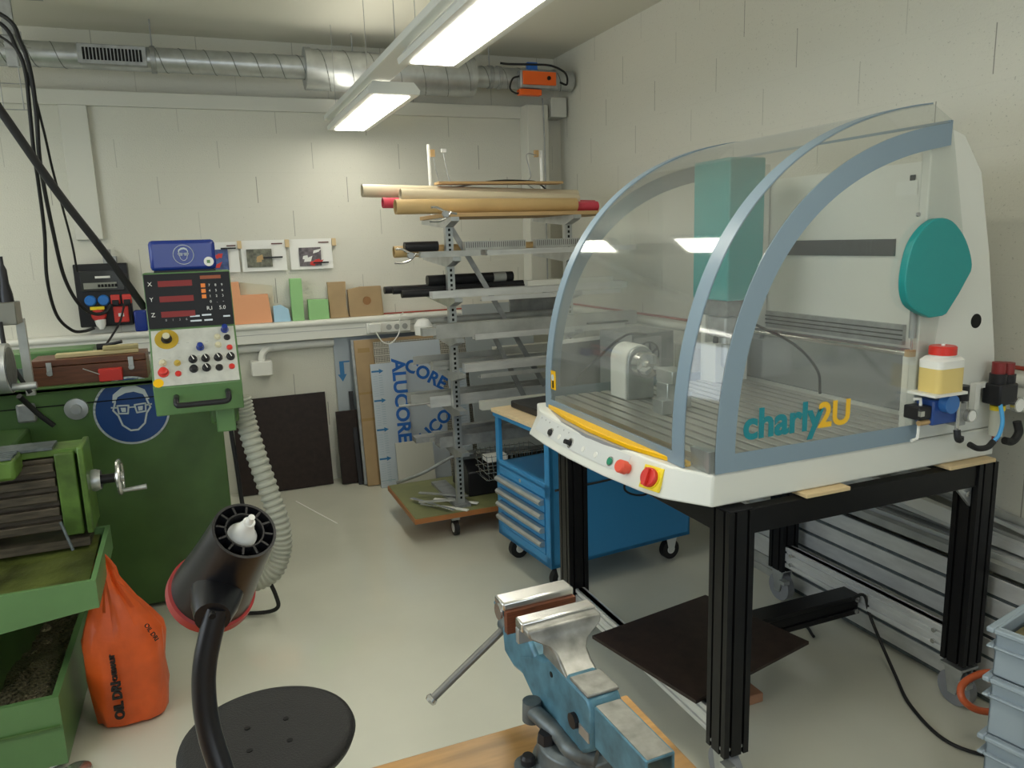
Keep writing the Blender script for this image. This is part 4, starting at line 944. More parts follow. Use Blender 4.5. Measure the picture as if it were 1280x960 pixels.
def slotrail(x0, x1, z0, z1, m_, ye=2.56):
    h = (z1 - z0); r = MB()
    for k in range(2):
        r.box(x0, x1, 1.663, ye, z0 + k * h / 2, z0 + k * h / 2 + h * .19); r.box(x0, x1, 1.663, ye, z0 + k * h / 2 + h * .30, z0 + k * h / 2 + h * .5)
    r.box(x0 + .008, x1 - .008, 1.663, ye, z0, z1)
    return r.build('side_rail', m_, TB, bevel=.001)
lab(slotrail(1.27, 1.31, .135, .215, M_alu), 'silver slotted side rail')
lab(slotrail(2.215, 2.255, .175, .265, M_alu, 2.43), 'silver slotted side rail')
m = MB(); m.box(1.312, 2.213, 2.02, 2.10, .15, .17); m.box(1.312, 2.213, 2.028, 2.092, .17, .21); m.box(1.312, 2.213, 2.02, 2.10, .21, .228); m.build('cross_rail', M_black, TB, bevel=.002)
for z_ in (.165, .213): MB().cyl((2.195, 2.015, z_), (2.195, 2.022, z_), .010).build('bolt', M_steel, TB)
for z_ in (.20, .24):
    for y_ in (1.70, 2.39): MB().cyl((2.212, y_, z_), (2.205, y_, z_), .008).build('bolt', M_steel, TB)
MB().prism([(2.13, .79), (2.20, .79), (2.20, .72)], 1.60, 1.61).build('corner_bracket', M_galv, TB)
MB().cyl((2.18, 1.594, .765), (2.18, 1.60, .765), .009).build('bolt', M_steel, TB)
tag(MB(T((0, 0, .23))).prism([(1.135, 2.165), (1.67, 2.25), (1.775, 1.82), (1.235, 1.70)], .0, .012, 'z').build('dark_board', M_dark, bevel=.001), 'dark brown loose board lying on the rails of the black stand', 'board')
tag(MB().box(1.48, 1.66, 1.90, 1.98, 0, .035).build('wood_offcut', mat('reddish_wood', (.38, .19, .11), .5), bevel=.004), 'reddish wooden offcut on the floor under the dark board', 'wood block')
cable([(2.15, 2.0, .235), (2.2, 1.99, .24), (2.22, 1.97, .15), (2.16, 1.80, .03), (2.08, 1.66, .008), (2.03, 1.48, .008), (2.12, 1.36, .008), (2.3, 1.32, .008)], .006, 'long black cable from the cross rail curling over the floor to the crates')
cable([(1.30, 2.8, .55), (1.55, 2.75, .58), (1.72, 2.75, .62), (1.80, 2.76, .56), (1.72, 2.76, .48), (1.62, 2.77, .52), (1.66, 2.72, .66), (1.72, 2.62, .80), (1.74, 2.615, .862)], .005, 'black cable loop hanging in front of the blue cart side')
cable([(2.07, 2.75, .30), (2.1, 2.7, .15), (2.0, 2.5, .01), (2.05, 2.38, .01), (2.15, 2.25, .01), (2.12, 2.15, .01)], .006, 'black cable on the floor behind the dark board')
tag(MB().box(1.93, 2.0, 2.42, 2.47, 0, .03).build('cable_plug', M_blackp, bevel=.006), 'black plug lying on the floor near the rear caster', 'plug')

# shims
for x0, x1, y, lb in ((1.50, 1.66, 1.57, 'light wooden shim under the front side of the machine base'), (2.06, 2.26, 1.57, 'light wooden shim under the rear side of the machine base')):
    tag(MB().box(x0, x1, y, y + .10, .8665, .8785).build('wooden_shim', M_ltwood, bevel=.002), lb, 'shim')

# ================================================================== HOODED CNC MACHINE
EM = thing('engraving_machine', 'white benchtop CNC milling machine under a large clear curved hood', 'CNC machine', (1.75, 2.1, .879))
ZB, ZC = .879, .970
# base with bowed front and chamfered corners
front = [(1.085, 2.56), (1.072, 2.40), (1.068, 2.2), (1.080, 1.98), (1.105, 1.80), (1.125, 1.72)]
plan = [(2.285, 1.60), (2.285, 2.67), (1.17, 2.67)] + front + [(1.205, 1.60)]
def offs(poly, d):
    c = Vector((sum(p[0] for p in poly) / len(poly), sum(p[1] for p in poly) / len(poly))); return [((p[0] - c.x) * (1 - d) + c.x, (p[1] - c.y) * (1 - d) + c.y) for p in poly]
pl2 = [(x + (.045 if 1.06 < x < 1.16 else .0), y) for x, y in plan]
pl2 = [(x + .05 * max(0, min(1, (1.17 - x) / .09)), y) for x, y in plan]
b = MB(); b.hexa([(x, y, ZB) for x, y in plan], [(x, y, ZC) for x, y in pl2]); b.build('base_housing', M_offwhite, EM, bevel=.006)
# yellow crescent and grey band beneath the hood front
yp = [(1.168, 2.56), (1.138, 2.35), (1.128, 2.15), (1.138, 1.92), (1.185, 1.69)]; yi = [(1.20, 1.69), (1.20, 2.56)]
MB().prism(yp + yi, ZC + .001, ZC + .016, 'z').build('yellow_strip', M_yellow, EM, bevel=.003)
gp = [(1.16, 2.52), (1.120, 2.35), (1.112, 2.15), (1.128, 1.95), (1.18, 1.76)]
lab(MB().prism(gp + [(1.20, 1.8), (1.20, 2.5)], ZC - .012, ZC + .0008, 'z').build('grey_strip', mat('strip_grey', (.33, .33, .33), .4), EM), 'grey strip under the yellow one')
# hood profile (outer, x-z) and inner side profile
BZ = [Vector(p) for p in ((1.175, 0, .972), (1.158, 0, 1.50), (1.40, 0, 1.885), (2.02, 0, 1.95))]
PO = [BZ[0] * (1 - t_) ** 3 + BZ[1] * 3 * t_ * (1 - t_) ** 2 + BZ[2] * 3 * t_ * t_ * (1 - t_) + BZ[3] * t_ ** 3 for t_ in [k / 44 for k in range(45)]]
PI = []
for i, p in enumerate(PO):
    a = PO[max(0, i - 1)]; b_ = PO[min(len(PO) - 1, i + 1)]; tg = (b_ - a).normalized(); nn = Vector((tg.z, 0, -tg.x)); f = i / (len(PO) - 1)
    PI.append(p + nn * (.035 + .027 * f))
PI[0] = Vector((1.21, 0, .972)); PI[-1] = Vector((1.995, 0, 1.892))
y0n, y1n, y1f, y0f = 1.60, 1.685, 2.585, 2.67
def strip(pa, ya, pb, yb_, nseg=1, out=0):
    rows = []
    for k in range(nseg + 1):
        f = k / nseg; rows.append([Vector((a.x * (1 - f) + b_.x * f, ya * (1 - f) + yb_ * f, a.z * (1 - f) + b_.z * f)) for a, b_ in zip(pa, pb)])
    return rows
hood = MB(); hood.grid(strip(PO, y1n, PO, y1f)); hood.build('hood_front_sheet', M_clear, EM, solid=.003, off=0, angle=60)
hood = MB(); hood.grid(strip(PI, y0n, PO, y1n)); hood.build('hood_corner_sheet', M_clear, EM, solid=.003, off=0, angle=60)
hood = MB(); hood.grid(strip(PI, y0f, PO, y1f)); hood.build('hood_corner_sheet', M_clear, EM, solid=.003, off=0, angle=60)
side_tail = [(2.09, 1.50), (2.0, 1.34), (1.945, .972)]
for yy in (y0n, y0f):
    poly = [(p.x, p.z) for p in PI] + side_tail
    MB().prism(poly, yy - .0015, yy + .0015).build('hood_side_sheet', M_clear, EM, angle=10)
# painted bands
def band(pa, ya, yb_, name='hood_band', d=.002):
    q = []
    for i, p in enumerate(pa):
        a = pa[max(0, i - 1)]; b_ = pa[min(len(pa) - 1, i + 1)]; tg = (b_ - a).normalized(); q.append(p + Vector((-tg.z, 0, tg.x)) * .0025)
    return MB().grid(strip(q, ya, q, yb_)).build(name, M_hoodblue, EM, solid=.004, off=0, angle=60)
band(PO, y1n, y1n + .055); band(PO, y1f - .045, y1f)
bot = [p for p in PO if p.z < 1.038]
band(bot, y1n + .055, y1f - .045)
for yy in (y0n - .003, y0f + .003):
    m = MB(); inner = []
    for i, p in enumerate(PI):
        a = PI[max(0, i - 1)]; b_ = PI[min(len(PI) - 1, i + 1)]; tg = (b_ - a).normalized(); inner.append(p + Vector((tg.z, 0, -tg.x)) * .062); inner[-1].x = min(inner[-1].x, 1.993)
    for i in range(len(PI) - 1):
        m.hexa([(PI[i].x, yy - .001, PI[i].z), (PI[i + 1].x, yy - .001, PI[i + 1].z), (inner[i + 1].x, yy - .001, inner[i + 1].z), (inner[i].x, yy - .001, inner[i].z)],
               [(PI[i].x, yy + .001, PI[i].z), (PI[i + 1].x, yy + .001, PI[i + 1].z), (inner[i + 1].x, yy + .001, inner[i + 1].z), (inner[i].x, yy + .001, inner[i].z)])
    m.box(inner[0].x, 1.945, yy - .001, yy + .001, .972, 1.022)
    m.build('side_band', M_hoodblue, EM, smooth=False)
MB().box(1.99, 1.996, y0n, y0f, 1.885, 1.893).build('hood_rear_edge', M_hoodblue, EM)
# lower metal lip between base and hood
lip = MB(); lip.hexa([(1.20, 1.612, ZC + .0005), (1.205, 1.69, ZC + .0005), (1.21, 1.69, ZC + .0005), (1.24, 1.612, ZC + .0005)], [(1.20, 1.612, ZC + .06), (1.195, 1.69, ZC + .06), (1.21, 1.69, ZC + .06), (1.24, 1.612, ZC + .06)]); lip.build('corner_lip', M_galv, EM)
# rear housing: side plates and back box
rp = [(1.93, ZC), (1.93, 1.86), (1.985, 1.878), (2.06, 1.855), (2.14, 1.752), (2.20, 1.52), (2.262, 1.21), (2.285, .95), (2.285, ZC - .05), (1.96, ZC - .05)]
for y_ in (1.606, 2.634):
    hp = MB().prism([(1.93, ZC + .001), (1.93, 1.86), (1.985, 1.878), (2.06, 1.855), (2.14, 1.752), (2.20, 1.52), (2.262, 1.21), (2.283, ZC + .001)], y_, y_ + .03)
    hp.build('rear_side_plate', M_offwhite, EM, bevel=.004)
MB().prism([(2.105, ZC + .001), (2.105, 1.80), (2.14, 1.752), (2.20, 1.52), (2.262, 1.21), (2.283, ZC + .001)], 1.637, 2.633).build('rear_panel', M_white, EM)
MB().cyl((2.165, 1.6045, 1.315), (2.165, 1.6065, 1.315), .022, seg=24).build('round_hole', M_slot, EM)
lab(MB().box(2.098, 2.105, 1.86, 2.42, 1.51, 1.565).build('upper_slot', mat('slot_dark', (.03, .03, .035), .3, var=.5, scale=20, stretch=(1, 6, 1)), EM), 'black guide slot')
m = MB().box(2.09, 2.105, 1.80, 2.45, 1.225, 1.29); m.build('lower_guide', M_galvd, EM)
for z_ in (1.24, 1.255, 1.27): MB().box(2.085, 2.09, 1.80, 2.45, z_, z_ + .004).build('guide_line', M_slot, EM)
lab(MB().box(2.098, 2.1045, 1.68, 2.60, 1.005, 1.215).build('lower_sheet', mat('polished_sheet', (.55, .57, .60), .18, .8), EM), 'polished metal sheet')
MB().cyl((2.06, 1.66, 1.205), (2.06, 2.6, 1.205), .009).build('guide_shaft', M_steel, EM)
MB().box(2.05, 2.10, 2.46, 2.52, 1.22, 1.86).build('gantry_post', M_white, EM, bevel=.004)
MB().box(1.935, 1.96, 1.637, 1.66, .99, 1.22).build('inner_post', M_white, EM)
MB().cyl((1.92, 1.62, 1.37), (1.92, 1.62, 1.28), .010).build('gas_strut', M_galvd, EM); MB().cyl((1.92, 1.62, 1.28), (1.92, 1.62, 1.235), .0035).build('strut_rod', M_steel, EM)
lab(MB().box(1.905, 1.935, 1.612, 1.63, 1.225, 1.245).build('strut_mount', M_tan, EM), 'brass strut mount')
lb = MB().box(2.1025, 2.1035, 1.79, 1.87, 1.70, 1.745).build('white_label', M_paper, EM)
MB().box(2.1015, 2.1025, 1.80, 1.82, 1.745 - .0, 1.762).build('warning_mark', M_slot, EM)
# disc
dc = [(1.885, 1.36), (1.845, 1.385), (1.825, 1.43), (1.826, 1.49), (1.845, 1.555), (1.885, 1.60), (1.935, 1.623), (1.99, 1.615), (2.04, 1.575), (2.07, 1.53), (2.085, 1.49), (2.083, 1.468), (2.04, 1.405), (1.995, 1.35), (1.98, 1.345), (1.93, 1.343)]
cc = smoothpts([(a, 0, b_) for a, b_ in dc[:12]], 3)
MB().prism([(p.x, p.z) for p in cc] + dc[12:], 1.572, 1.597).build('teal_disc', M_teal, EM, bevel=.003)
lab(MB().cyl((1.885, 1.594, 1.635), (1.885, 1.60, 1.635), .006).build('disc_screw', M_galvd, EM), 'small screw')
# bed with T slots along the depth
bd = MB(); bd.box(1.225, 2.08, 1.64, 2.62, ZC + .001, ZC + .012)
for k in range(17): bd.box(1.225 + k * .05, 1.225 + k * .05 + .036, 1.64, 2.62, ZC + .012, ZC + .03)
bd.build('slotted_bed', mat('bed_aluminium', (.52, .51, .47), .3, .6, var=.1, scale=8, stretch=(4, 1, 1)), EM, bevel=.001)
m = MB()
for k in range(17): m.box(1.261 + k * .05, 1.275 + k * .05, 1.638, 1.6395, ZC + .012, ZC + .024)
m.build('slot_ends', M_slot, EM)
# gantry head
tb = MB().box(1.735, 1.89, 2.24, 2.45, 1.36, 1.86).build('teal_cover', M_teal, EM, bevel=.006)
MB().box(1.75, 1.87, 2.26, 2.42, 1.30, 1.36).build('spindle_carriage', M_vbase, EM, bevel=.004)
MB().box(1.76, 1.86, 2.28, 2.39, 1.22, 1.30).build('spindle_motor', M_galvd, EM, bevel=.008)
MB().lathe([(0, .0), (.006, .0), (.012, .03), (.022, .04), (.022, .12), (.030, .125), (.030, .16), (0, .16)], (1.81, 2.33, 1.07), (0, 0, 1), 20).build('spindle', M_galv, EM)
MB().tube([(1.89, 2.3, 1.27), (1.96, 2.15, 1.2), (1.97, 2.04, 1.12), (1.93, 1.98, 1.05)], .005).build('coolant_tube', M_blackp, EM)
# rotary axis
ra = MB(); ra.prism([(1.42, ZC + .031), (1.54, ZC + .031)] + arc(1.48, 1.145, .06, 0, 180), 2.42, 2.53); ra = ra.build('rotary_head', M_white, EM, bevel=.003)
MB().prism([(1.425, ZC + .032), (1.535, ZC + .032)] + arc(1.48, 1.145, .055, 0, 180), 2.405, 2.42).build('face_plate', M_galv, ra, bevel=.002)
ck = MB().lathe([(0, -.0), (.02, 0), (.022, .02), (.048, .022), (.05, .065), (0, .065)], (1.48, 2.335, 1.135), (0, 1, 0), 32).build('chuck', M_steel, EM)
for a in (90, 210, 330):
    a_ = radians(a); MB(T((1.48 + .026 * cos(a_), 2.325, 1.135 + .026 * sin(a_))) @ RY(-a)).box(-.015, .015, -.01, .03, -.007, .007).build('chuck_jaw', M_galv, ck)
ts = MB(); ts.box(1.44, 1.52, 2.17, 2.24, ZC + .031, 1.10); ts.box(1.445, 1.515, 2.15, 2.25, 1.10, 1.145); ts.cyl((1.48, 2.24, 1.135), (1.48, 2.30, 1.135), .012, .003); ts.build('tailstock', M_galv, EM, bevel=.003)
MB().box(1.40, 1.44, 2.14, 2.20, ZC + .031, 1.05).build('clamp_block', M_galv, EM, bevel=.002)
MB().box(1.53, 1.56, 2.20, 2.28, ZC + .031, 1.06).build('clamp_block', M_galv, EM, bevel=.002)
tp = MB()
MB().box(1.90, 2.06, 2.52, 2.60, ZC + .031, 1.16).build('tool_rack', M_white, EM, bevel=.002)
for k in range(3): MB().lathe([(0, 0), (.012, 0), (.012, .02), (.006, .03), (.004, .07), (0, .075)], (1.93 + k * .05, 2.56, 1.16), (0, 0, 1), 12).build('cutting_tool', M_blackp, EM)
# control panel on the base front, laid on the bowed front face
def on_front(s, h):       # s 0..1 from far to near, h height 0..1 on the front face
    n = len(front) - 1; f = s * n; i = min(int(f), n - 1); f -= i
    x = front[i][0] * (1 - f) + front[i + 1][0] * f; y = front[i][1] * (1 - f) + front[i + 1][1] * f
    xo = x + (.05 * max(0, min(1, (1.17 - x) / .09))) * h
    nx = Vector((front[i][1] - front[i + 1][1], -(front[i][0] - front[i + 1][0]), 0)); nx = Vector((-abs(nx.x), nx.y * (1 if nx.x < 0 else -1), 0)).normalized()
    nx = (nx + Vector((0, 0, .45))).normalized()
    return Vector((xo, y, ZB + (ZC - ZB) * h)), nx
pr = []
for s in [i / 12 for i in range(13)]:
    a, n1 = on_front(.05 + .65 * s, .30); b_, n2 = on_front(.05 + .65 * s, .88); pr.append([a + n1 * .0012, b_ + n2 * .0012])
MB().grid(pr).build('control_panel', mat('panel_light_grey', (.60, .62, .61), .35), EM, solid=.001)
def fknob(s, hh, prof, m_, lb, name, seg=24):
    p, n = on_front(s, hh); o = MB().lathe(prof, p, n, seg).build(name, m_, EM); o['label'] = lb; return o, p, n
o, p, n = fknob(.22, .5, [(0, .012), (.010, .012), (.013, .004), (.013, 0)], M_blackp, 'black key switch', 'key_switch')
MB().lathe([(.012, .005), (.016, .005), (.017, 0)], p, n, 24).build('switch_ring', M_steel, o)
o, p, n = fknob(.38, .5, [(0, .026), (.008, .026), (.009, .004), (.013, .003), (.013, 0)], M_blackp, 'black turn switch', 'turn_switch')
MB().lathe([(.013, .005), (.017, .005), (.018, 0)], p, n, 24).build('switch_ring', M_steel, o)
for s in (.29, .46, .53): fknob(s, .5, [(0, .004), (.009, .004), (.010, 0)], M_white, 'flat white push button', 'push_button')
o, p, n = fknob(.61, .5, [(0, .008), (.011, .008), (.012, 0)], mat('button_green', (.01, .22, .12), .35), 'green push button', 'green_button')
MB().lathe([(.012, .005), (.015, .005), (.016, 0)], p, n, 24).build('switch_ring', M_steel, o)
o, p, n = fknob(.71, .5, [(0, .042), (.017, .042), (.020, .038), (.0205, .016), (.015, .014), (.015, .0)], mat('stop_red', (.75, .09, .05), .4), 'red emergency stop button', 'emergency_stop')
p, n = on_front(.88, .50)
zax = n; xax = Vector((0, 0, 1)).cross(zax).normalized(); yax = zax.cross(xax); QM = Matrix.Identity(4)
for i in range(3): QM[i][0] = xax[i]; QM[i][1] = yax[i]; QM[i][2] = zax[i]
QM = T(p) @ QM
ms = MB(QM).box(-.036, .036, -.034, .034, 0, .012).build('main_switch', M_yell2, EM, bevel=.002)
MB(QM).lathe([(0, .016), (.031, .016), (.031, .012)], (0, 0, 0), (0, 0, 1), 32).build('switch_ring', M_yell2, ms)
kk = MB(QM).lathe([(0, .030), (.024, .030), (.028, .026), (.028, .016)], (0, 0, 0), (0, 0, 1), 32); kk.box(-.007, .007, -.025, .025, .030, .040); lab(kk.build('switch_knob', M_red, ms, bevel=.001), 'red rotary knob')
mm = MB()
for s in (.07, .12, .17, .25, .30, .34): a, n1 = on_front(s, .78); mm.lathe([(0, .002), (.003, .002), (.003, 0)], a + n1 * .001, n1, 8)
mm.build('panel_marks', M_galvd, EM)
# sticker on far band and lettering on the side pane
lab(MB().box(1.1705, 1.1735, 2.50, 2.535, 1.05, 1.12).build('yellow_sticker', M_yellow, EM), 'yellow warning sticker')
mm = MB(); mm.cyl((1.1700, 2.52, 1.095), (1.1706, 2.52, 1.095), .012); lab(mm.build('sticker_face', M_signw, EM), 'pale face mark')
mm = MB(); mm.box(1.1700, 1.1706, 2.512, 2.524, 1.056, 1.083); mm.build('sticker_figure', M_slot, EM)
LM = T((1.295, 1.5945, 1.092)) @ FACE
text('charly', .112, mat('lettering_teal', (.005, .22, .27), .4), EM, LM, align='LEFT', bold=.0035)
text('2U', .098, mat('lettering_yellow', (.85, .50, .02), .4), EM, T((1.552, 1.5945, 1.090)) @ FACE, align='LEFT', bold=.003)

# bottle and pneumatics on the side of the machine
t = thing('coolant_bottle', 'clear plastic bottle of yellow fluid with a red cap', 'bottle', (1.95, 1.545, 1.125))
Mliq = mat('yellow_fluid', (.72, .56, .20), .3); Mbot = mat('bottle_white', (.80, .80, .76), .4)
def rbox(mb, x, y, r, c, z0, z1, r2=None):
    def pl(rr): 
        return [(x + sx * (rr - c) + c * cos(a), y + sy * (rr - c) * .62 + c * sin(a)) for sx, sy, a0 in ((1, 1, 0), (-1, 1, pi / 2), (-1, -1, pi), (1, -1, 3 * pi / 2)) for a in [a0 + k * pi / 8 for k in range(5)]]
    return mb.hexa([(a, b_, z0) for a, b_ in pl(r)], [(a, b_, z1) for a, b_ in pl(r2 or r)])
BX, BY = 1.965, 1.552
lab(rbox(MB(), BX, BY, .053, .016, 1.13, 1.200).build('fluid_part', Mliq, t, angle=50), 'yellow fluid')
m = rbox(MB(), BX, BY, .0535, .016, 1.200, 1.222); rbox(m, BX, BY, .0535, .016, 1.222, 1.232, .042); m.cyl((BX, BY, 1.232), (BX, BY, 1.238), .034); m.build('shoulder', Mbot, t, angle=50)
lab(MB().lathe([(.037, 0), (.037, .022), (.034, .025), (0, .025)], (BX, BY, 1.237), (0, 0, 1), 28).build('cap', M_red, t), 'red screw cap')
MB().cyl((BX, BY, 1.262), (BX, BY, 1.267), .005).build('cap_nozzle', M_paper, t)
MB().box(1.89, 2.02, 1.505, 1.60, 1.122, 1.1295).build('shelf_bracket', M_white, t)
t = thing('pump_unit', 'blue and black pneumatic pump with brass fittings below the bottle', 'pump', (1.95, 1.56, 1.0))
MB().box(1.90, 2.0, 1.54, 1.60, 1.025, 1.10).build('valve_body', mat('valve_blue', (.02, .07, .28), .35), t, bevel=.005)
MB().cyl((1.945, 1.54, 1.09), (1.945, 1.515, 1.09), .028).build('pump_head', mat('pump_blue', (.04, .16, .45), .35), t)
MB().box(1.85, 1.90, 1.545, 1.60, 1.045, 1.085).build('solenoid', M_blackp, t, bevel=.004)
MB().box(1.845, 1.86, 1.535, 1.545, 1.06, 1.075).build('connector', M_steel, t)
MB().cyl((1.862, 1.555, 1.035), (1.90, 1.555, 1.035), .008).build('brass_fitting', M_tan, t)
MB().tube([(1.855, 1.57, 1.105), (1.875, 1.565, 1.105), (1.877, 1.565, 1.09), (1.875, 1.565, 1.0), (1.872, 1.565, .985), (1.85, 1.565, .982)], .0045, smooth=False).build('white_bracket', M_paper, t)
MB().cyl((2.035, 1.56, 1.085), (2.035, 1.56, 1.13), .022).build('adjusting_knob', M_blackp, t)
MB().box(2.005, 2.045, 1.545, 1.60, 1.01, 1.08).build('regulator_body', M_galvd, t, bevel=.003)
MB().cyl((2.05, 1.545, 1.04), (2.05, 1.53, 1.04), .02).build('gauge', M_steel, t)
MB().cyl((2.05, 1.5295, 1.04), (2.05, 1.529, 1.04), .016).build('gauge_face', M_paper, t)
MB().cyl((1.995, 1.535, 1.0), (1.995, 1.535, 1.09), .006).build('fitting_pipe', M_steel, t)
MB().tube([(1.99, 1.53, 1.005), (1.99, 1.525, .98), (2.0, 1.525, .975), (2.0, 1.525, .985)], .010).build('pipe_elbow', M_blackp, t)
t = thing('air_regulator', 'air filter regulator with dark red knobs and a gauge at the rear', 'regulator', (2.17, 1.55, 1.0))
MB().box(2.11, 2.19, 1.53, 1.59, 1.105, 1.17).build('body', M_blackp, t, bevel=.006)
for x, z_ in ((2.135, 1.17), (2.175, 1.165)):
    MB().cyl((x, 1.56, z_), (x, 1.56, z_ + .03), .024).build('knob_base', M_blackp, t)
    lab(MB().cyl((x, 1.56, z_ + .03), (x, 1.56, z_ + .065), .019).build('red_knob', mat('knob_dark_red', (.22, .02, .02), .4), t), 'dark red knob')
MB().cyl((2.195, 1.54, 1.10), (2.195, 1.525, 1.10), .024).build('gauge', M_steel, t)
MB().cyl((2.195, 1.5245, 1.10), (2.195, 1.524, 1.10), .020).build('gauge_face', M_paper, t)
MB().cyl((2.145, 1.56, 1.10), (2.145, 1.56, 1.005), .020).build('filter_bowl', mat('bowl_clear', (.55, .56, .48), .2), t)
lab(MB().cyl((2.145, 1.56, 1.085), (2.145, 1.56, 1.10), .0215).build('bowl_ring', M_yell2, t), 'yellow ring')
MB().cyl((2.145, 1.56, 1.005), (2.145, 1.56, .985), .009).build('drain', MC['knob_dark_red'], t)
lab(MB().tube([(2.12, 1.535, 1.11), (2.115, 1.52, 1.06), (2.105, 1.52, 1.02), (2.09, 1.525, 1.0)], .006).build('blue_hose', mat('hose_blue', (.06, .35, .70), .35), t), 'blue air hose')
MB().tube([(2.09, 1.525, 1.0), (2.065, 1.525, .985), (2.03, 1.53, .985), (2.0, 1.535, 1.0)], .009).build('black_hose', M_rubber, t)
MB().tube([(2.16, 1.54, .99), (2.19, 1.535, .985), (2.215, 1.535, 1.01), (2.21, 1.54, 1.045)], .012).build('black_hose', M_rubber, t)
MB().prism([(2.07, 1.09), (2.07, 1.17), (2.13, 1.17), (2.13, 1.155), (2.09, 1.155), (2.09, 1.09)], 1.58, 1.60).build('mounting_bracket', M_white, t)

t.location = t.location + Vector((.085, 0, -.045))
PU = bpy.data.objects['pump_unit']; PU.location = PU.location + Vector((.03, 0, .004))

# ================================================================== STOCK ALONG THE RIGHT WALL
def lbar(kind, y0, y1, x, z, w, h, m_, label, grp=None, tilt=0):
    """bar along Y lying by the right wall; tilt raises the near end"""
    L = y1 - y0; sec = {'box': [(0, 0), (w, 0), (w, h), (0, h)], 'u': [(0, 0), (w, 0), (w, .004), (.004, .004), (.004, h - .004), (w, h - .004), (w, h), (0, h)],
                        'l': [(0, 0), (w, 0), (w, .005), (.005, .005), (.005, h), (0, h)],
                        't': [(0, 0), (w, 0), (w, h), (w * .65, h), (w * .65, h - .008), (w * .35, h - .008), (w * .35, h), (0, h), (0, h * .62), (.008, h * .62), (.008, h * .38), (0, h * .38)]}
    mb = MB(T((x, y0, z)) @ RX(-tilt if tilt else 0))
    if kind == 'round': mb.cyl((w / 2, 0, w / 2), (w / 2, L, w / 2), w / 2, seg=16)
    else: mb.prism(sec[kind], 0, L, 'y')
    return tag(mb.build({'round': 'round_bar', 'box': 'square_tube', 'u': 'channel_profile', 'l': 'angle_profile', 't': 'slotted_profile'}[kind], m_), label, 'metal stock', grp)
t = thing('ribbed_panel', 'tall stack front of wide ribbed aluminium plank beside the right wall', 'aluminium panel', (2.33, 2.0, 0))
MB().box(2.336, 2.345, 1.34, 2.62, .005, .455).build('groove_back', M_vbase, t)  # dark backing puts shade into the grooves between the ribs
m = MB()
for k in range(6): m.box(2.328, 2.335, 1.34, 2.62, .025 + k * .074, .085 + k * .074)
m.build('panel', M_alu, t, bevel=.0015)
rs = random.Random(5); zz = .0
specs = [('t', 2.35, .0, .05, .09, 'lowest slotted profile behind the ribbed panel'), ('box', 2.35, .095, .06, .09, 'grey square tube second from the floor behind the ribbed panel'),
         ('t', 2.35, .19, .06, .09, 'slotted profile in the middle of the wall stack'), ('box', 2.35, .285, .05, .08, 'square tube high in the wall stack'),
         ('u', 2.41, .0, .05, .18, 'deep channel standing against the right wall'), ('t', 2.41, .19, .05, .18, 'deep slotted profile against the right wall'),
         ('u', 2.345, .465, .035, .03, 'narrow channel lying directly on the ribbed panel'), ('t', 2.385, .465, .03, .045, 'slotted profile lying on the wall stack'),
         ('round', 2.42, .46, .045, .045, 'thick round bar on top of the wall stack'), ('box', 2.465, .46, .05, .05, 'square tube on the wall stack touching the wall')]
for i, (k, x, z_, w, h, lb_) in enumerate(specs):
    lbar(k, 1.34 + rs.uniform(0, .06), 2.6 + rs.uniform(0, .5), x, z_ + .001, w, h, M_alu if i % 3 else M_alud, lb_)
for i, (k, x, z_, w, h, lb_, tl) in enumerate([('u', 2.42, .512, .03, .035, 'tilted channel resting on the round bar', -2), ('l', 2.46, .515, .03, .03, 'tilted angle profile near the wall', -4),
                                              ('t', 2.475, .54, .03, .04, 'steeper slotted profile leaning along the wall', -7), ('round', 2.47, .58, .03, .03, 'perforated round rod leaning highest along the wall', -3)]):
    lbar(k, 1.34, 2.55, x, z_, w, h, M_alud if i % 2 else M_alu, lb_, tilt=tl)
tag(MB(T((2.40, 1.75, .545)) @ RX(4)).box(0, .03, 0, .85, 0, .05).build('white_profile', M_white, bevel=.002), 'white flat profile lying on the aluminium stock', 'profile')
tag(MB(T((2.40, 1.78, .60))).cyl((0, 0, 0), (.03, 0, .012), .02).build('small_clamp', M_blackp), 'small black clamp on the leaning profiles', 'knob')
# prints on the right wall behind the machine
for i, (y0, y1, lb_) in enumerate(((3.15, 3.42, 'pale print with a pink image on the right wall behind the hood'),)):
    t = thing('wall_print', lb_, 'picture', (2.51, y0, 1.5))
    MB().box(2.510, 2.514, y0, y1, 1.45, 1.66).build('sheet', M_paper, t)
    MB().box(2.508, 2.510, y0 + .04, y0 + .16, 1.50, 1.62).build('photograph', mat('print_pink', (.32, .18, .20), .4, var=.4, scale=30), t)
    MB().box(2.508, 2.510, y0 + .17, y0 + .25, 1.55, 1.60).build('photograph', ph1, t)

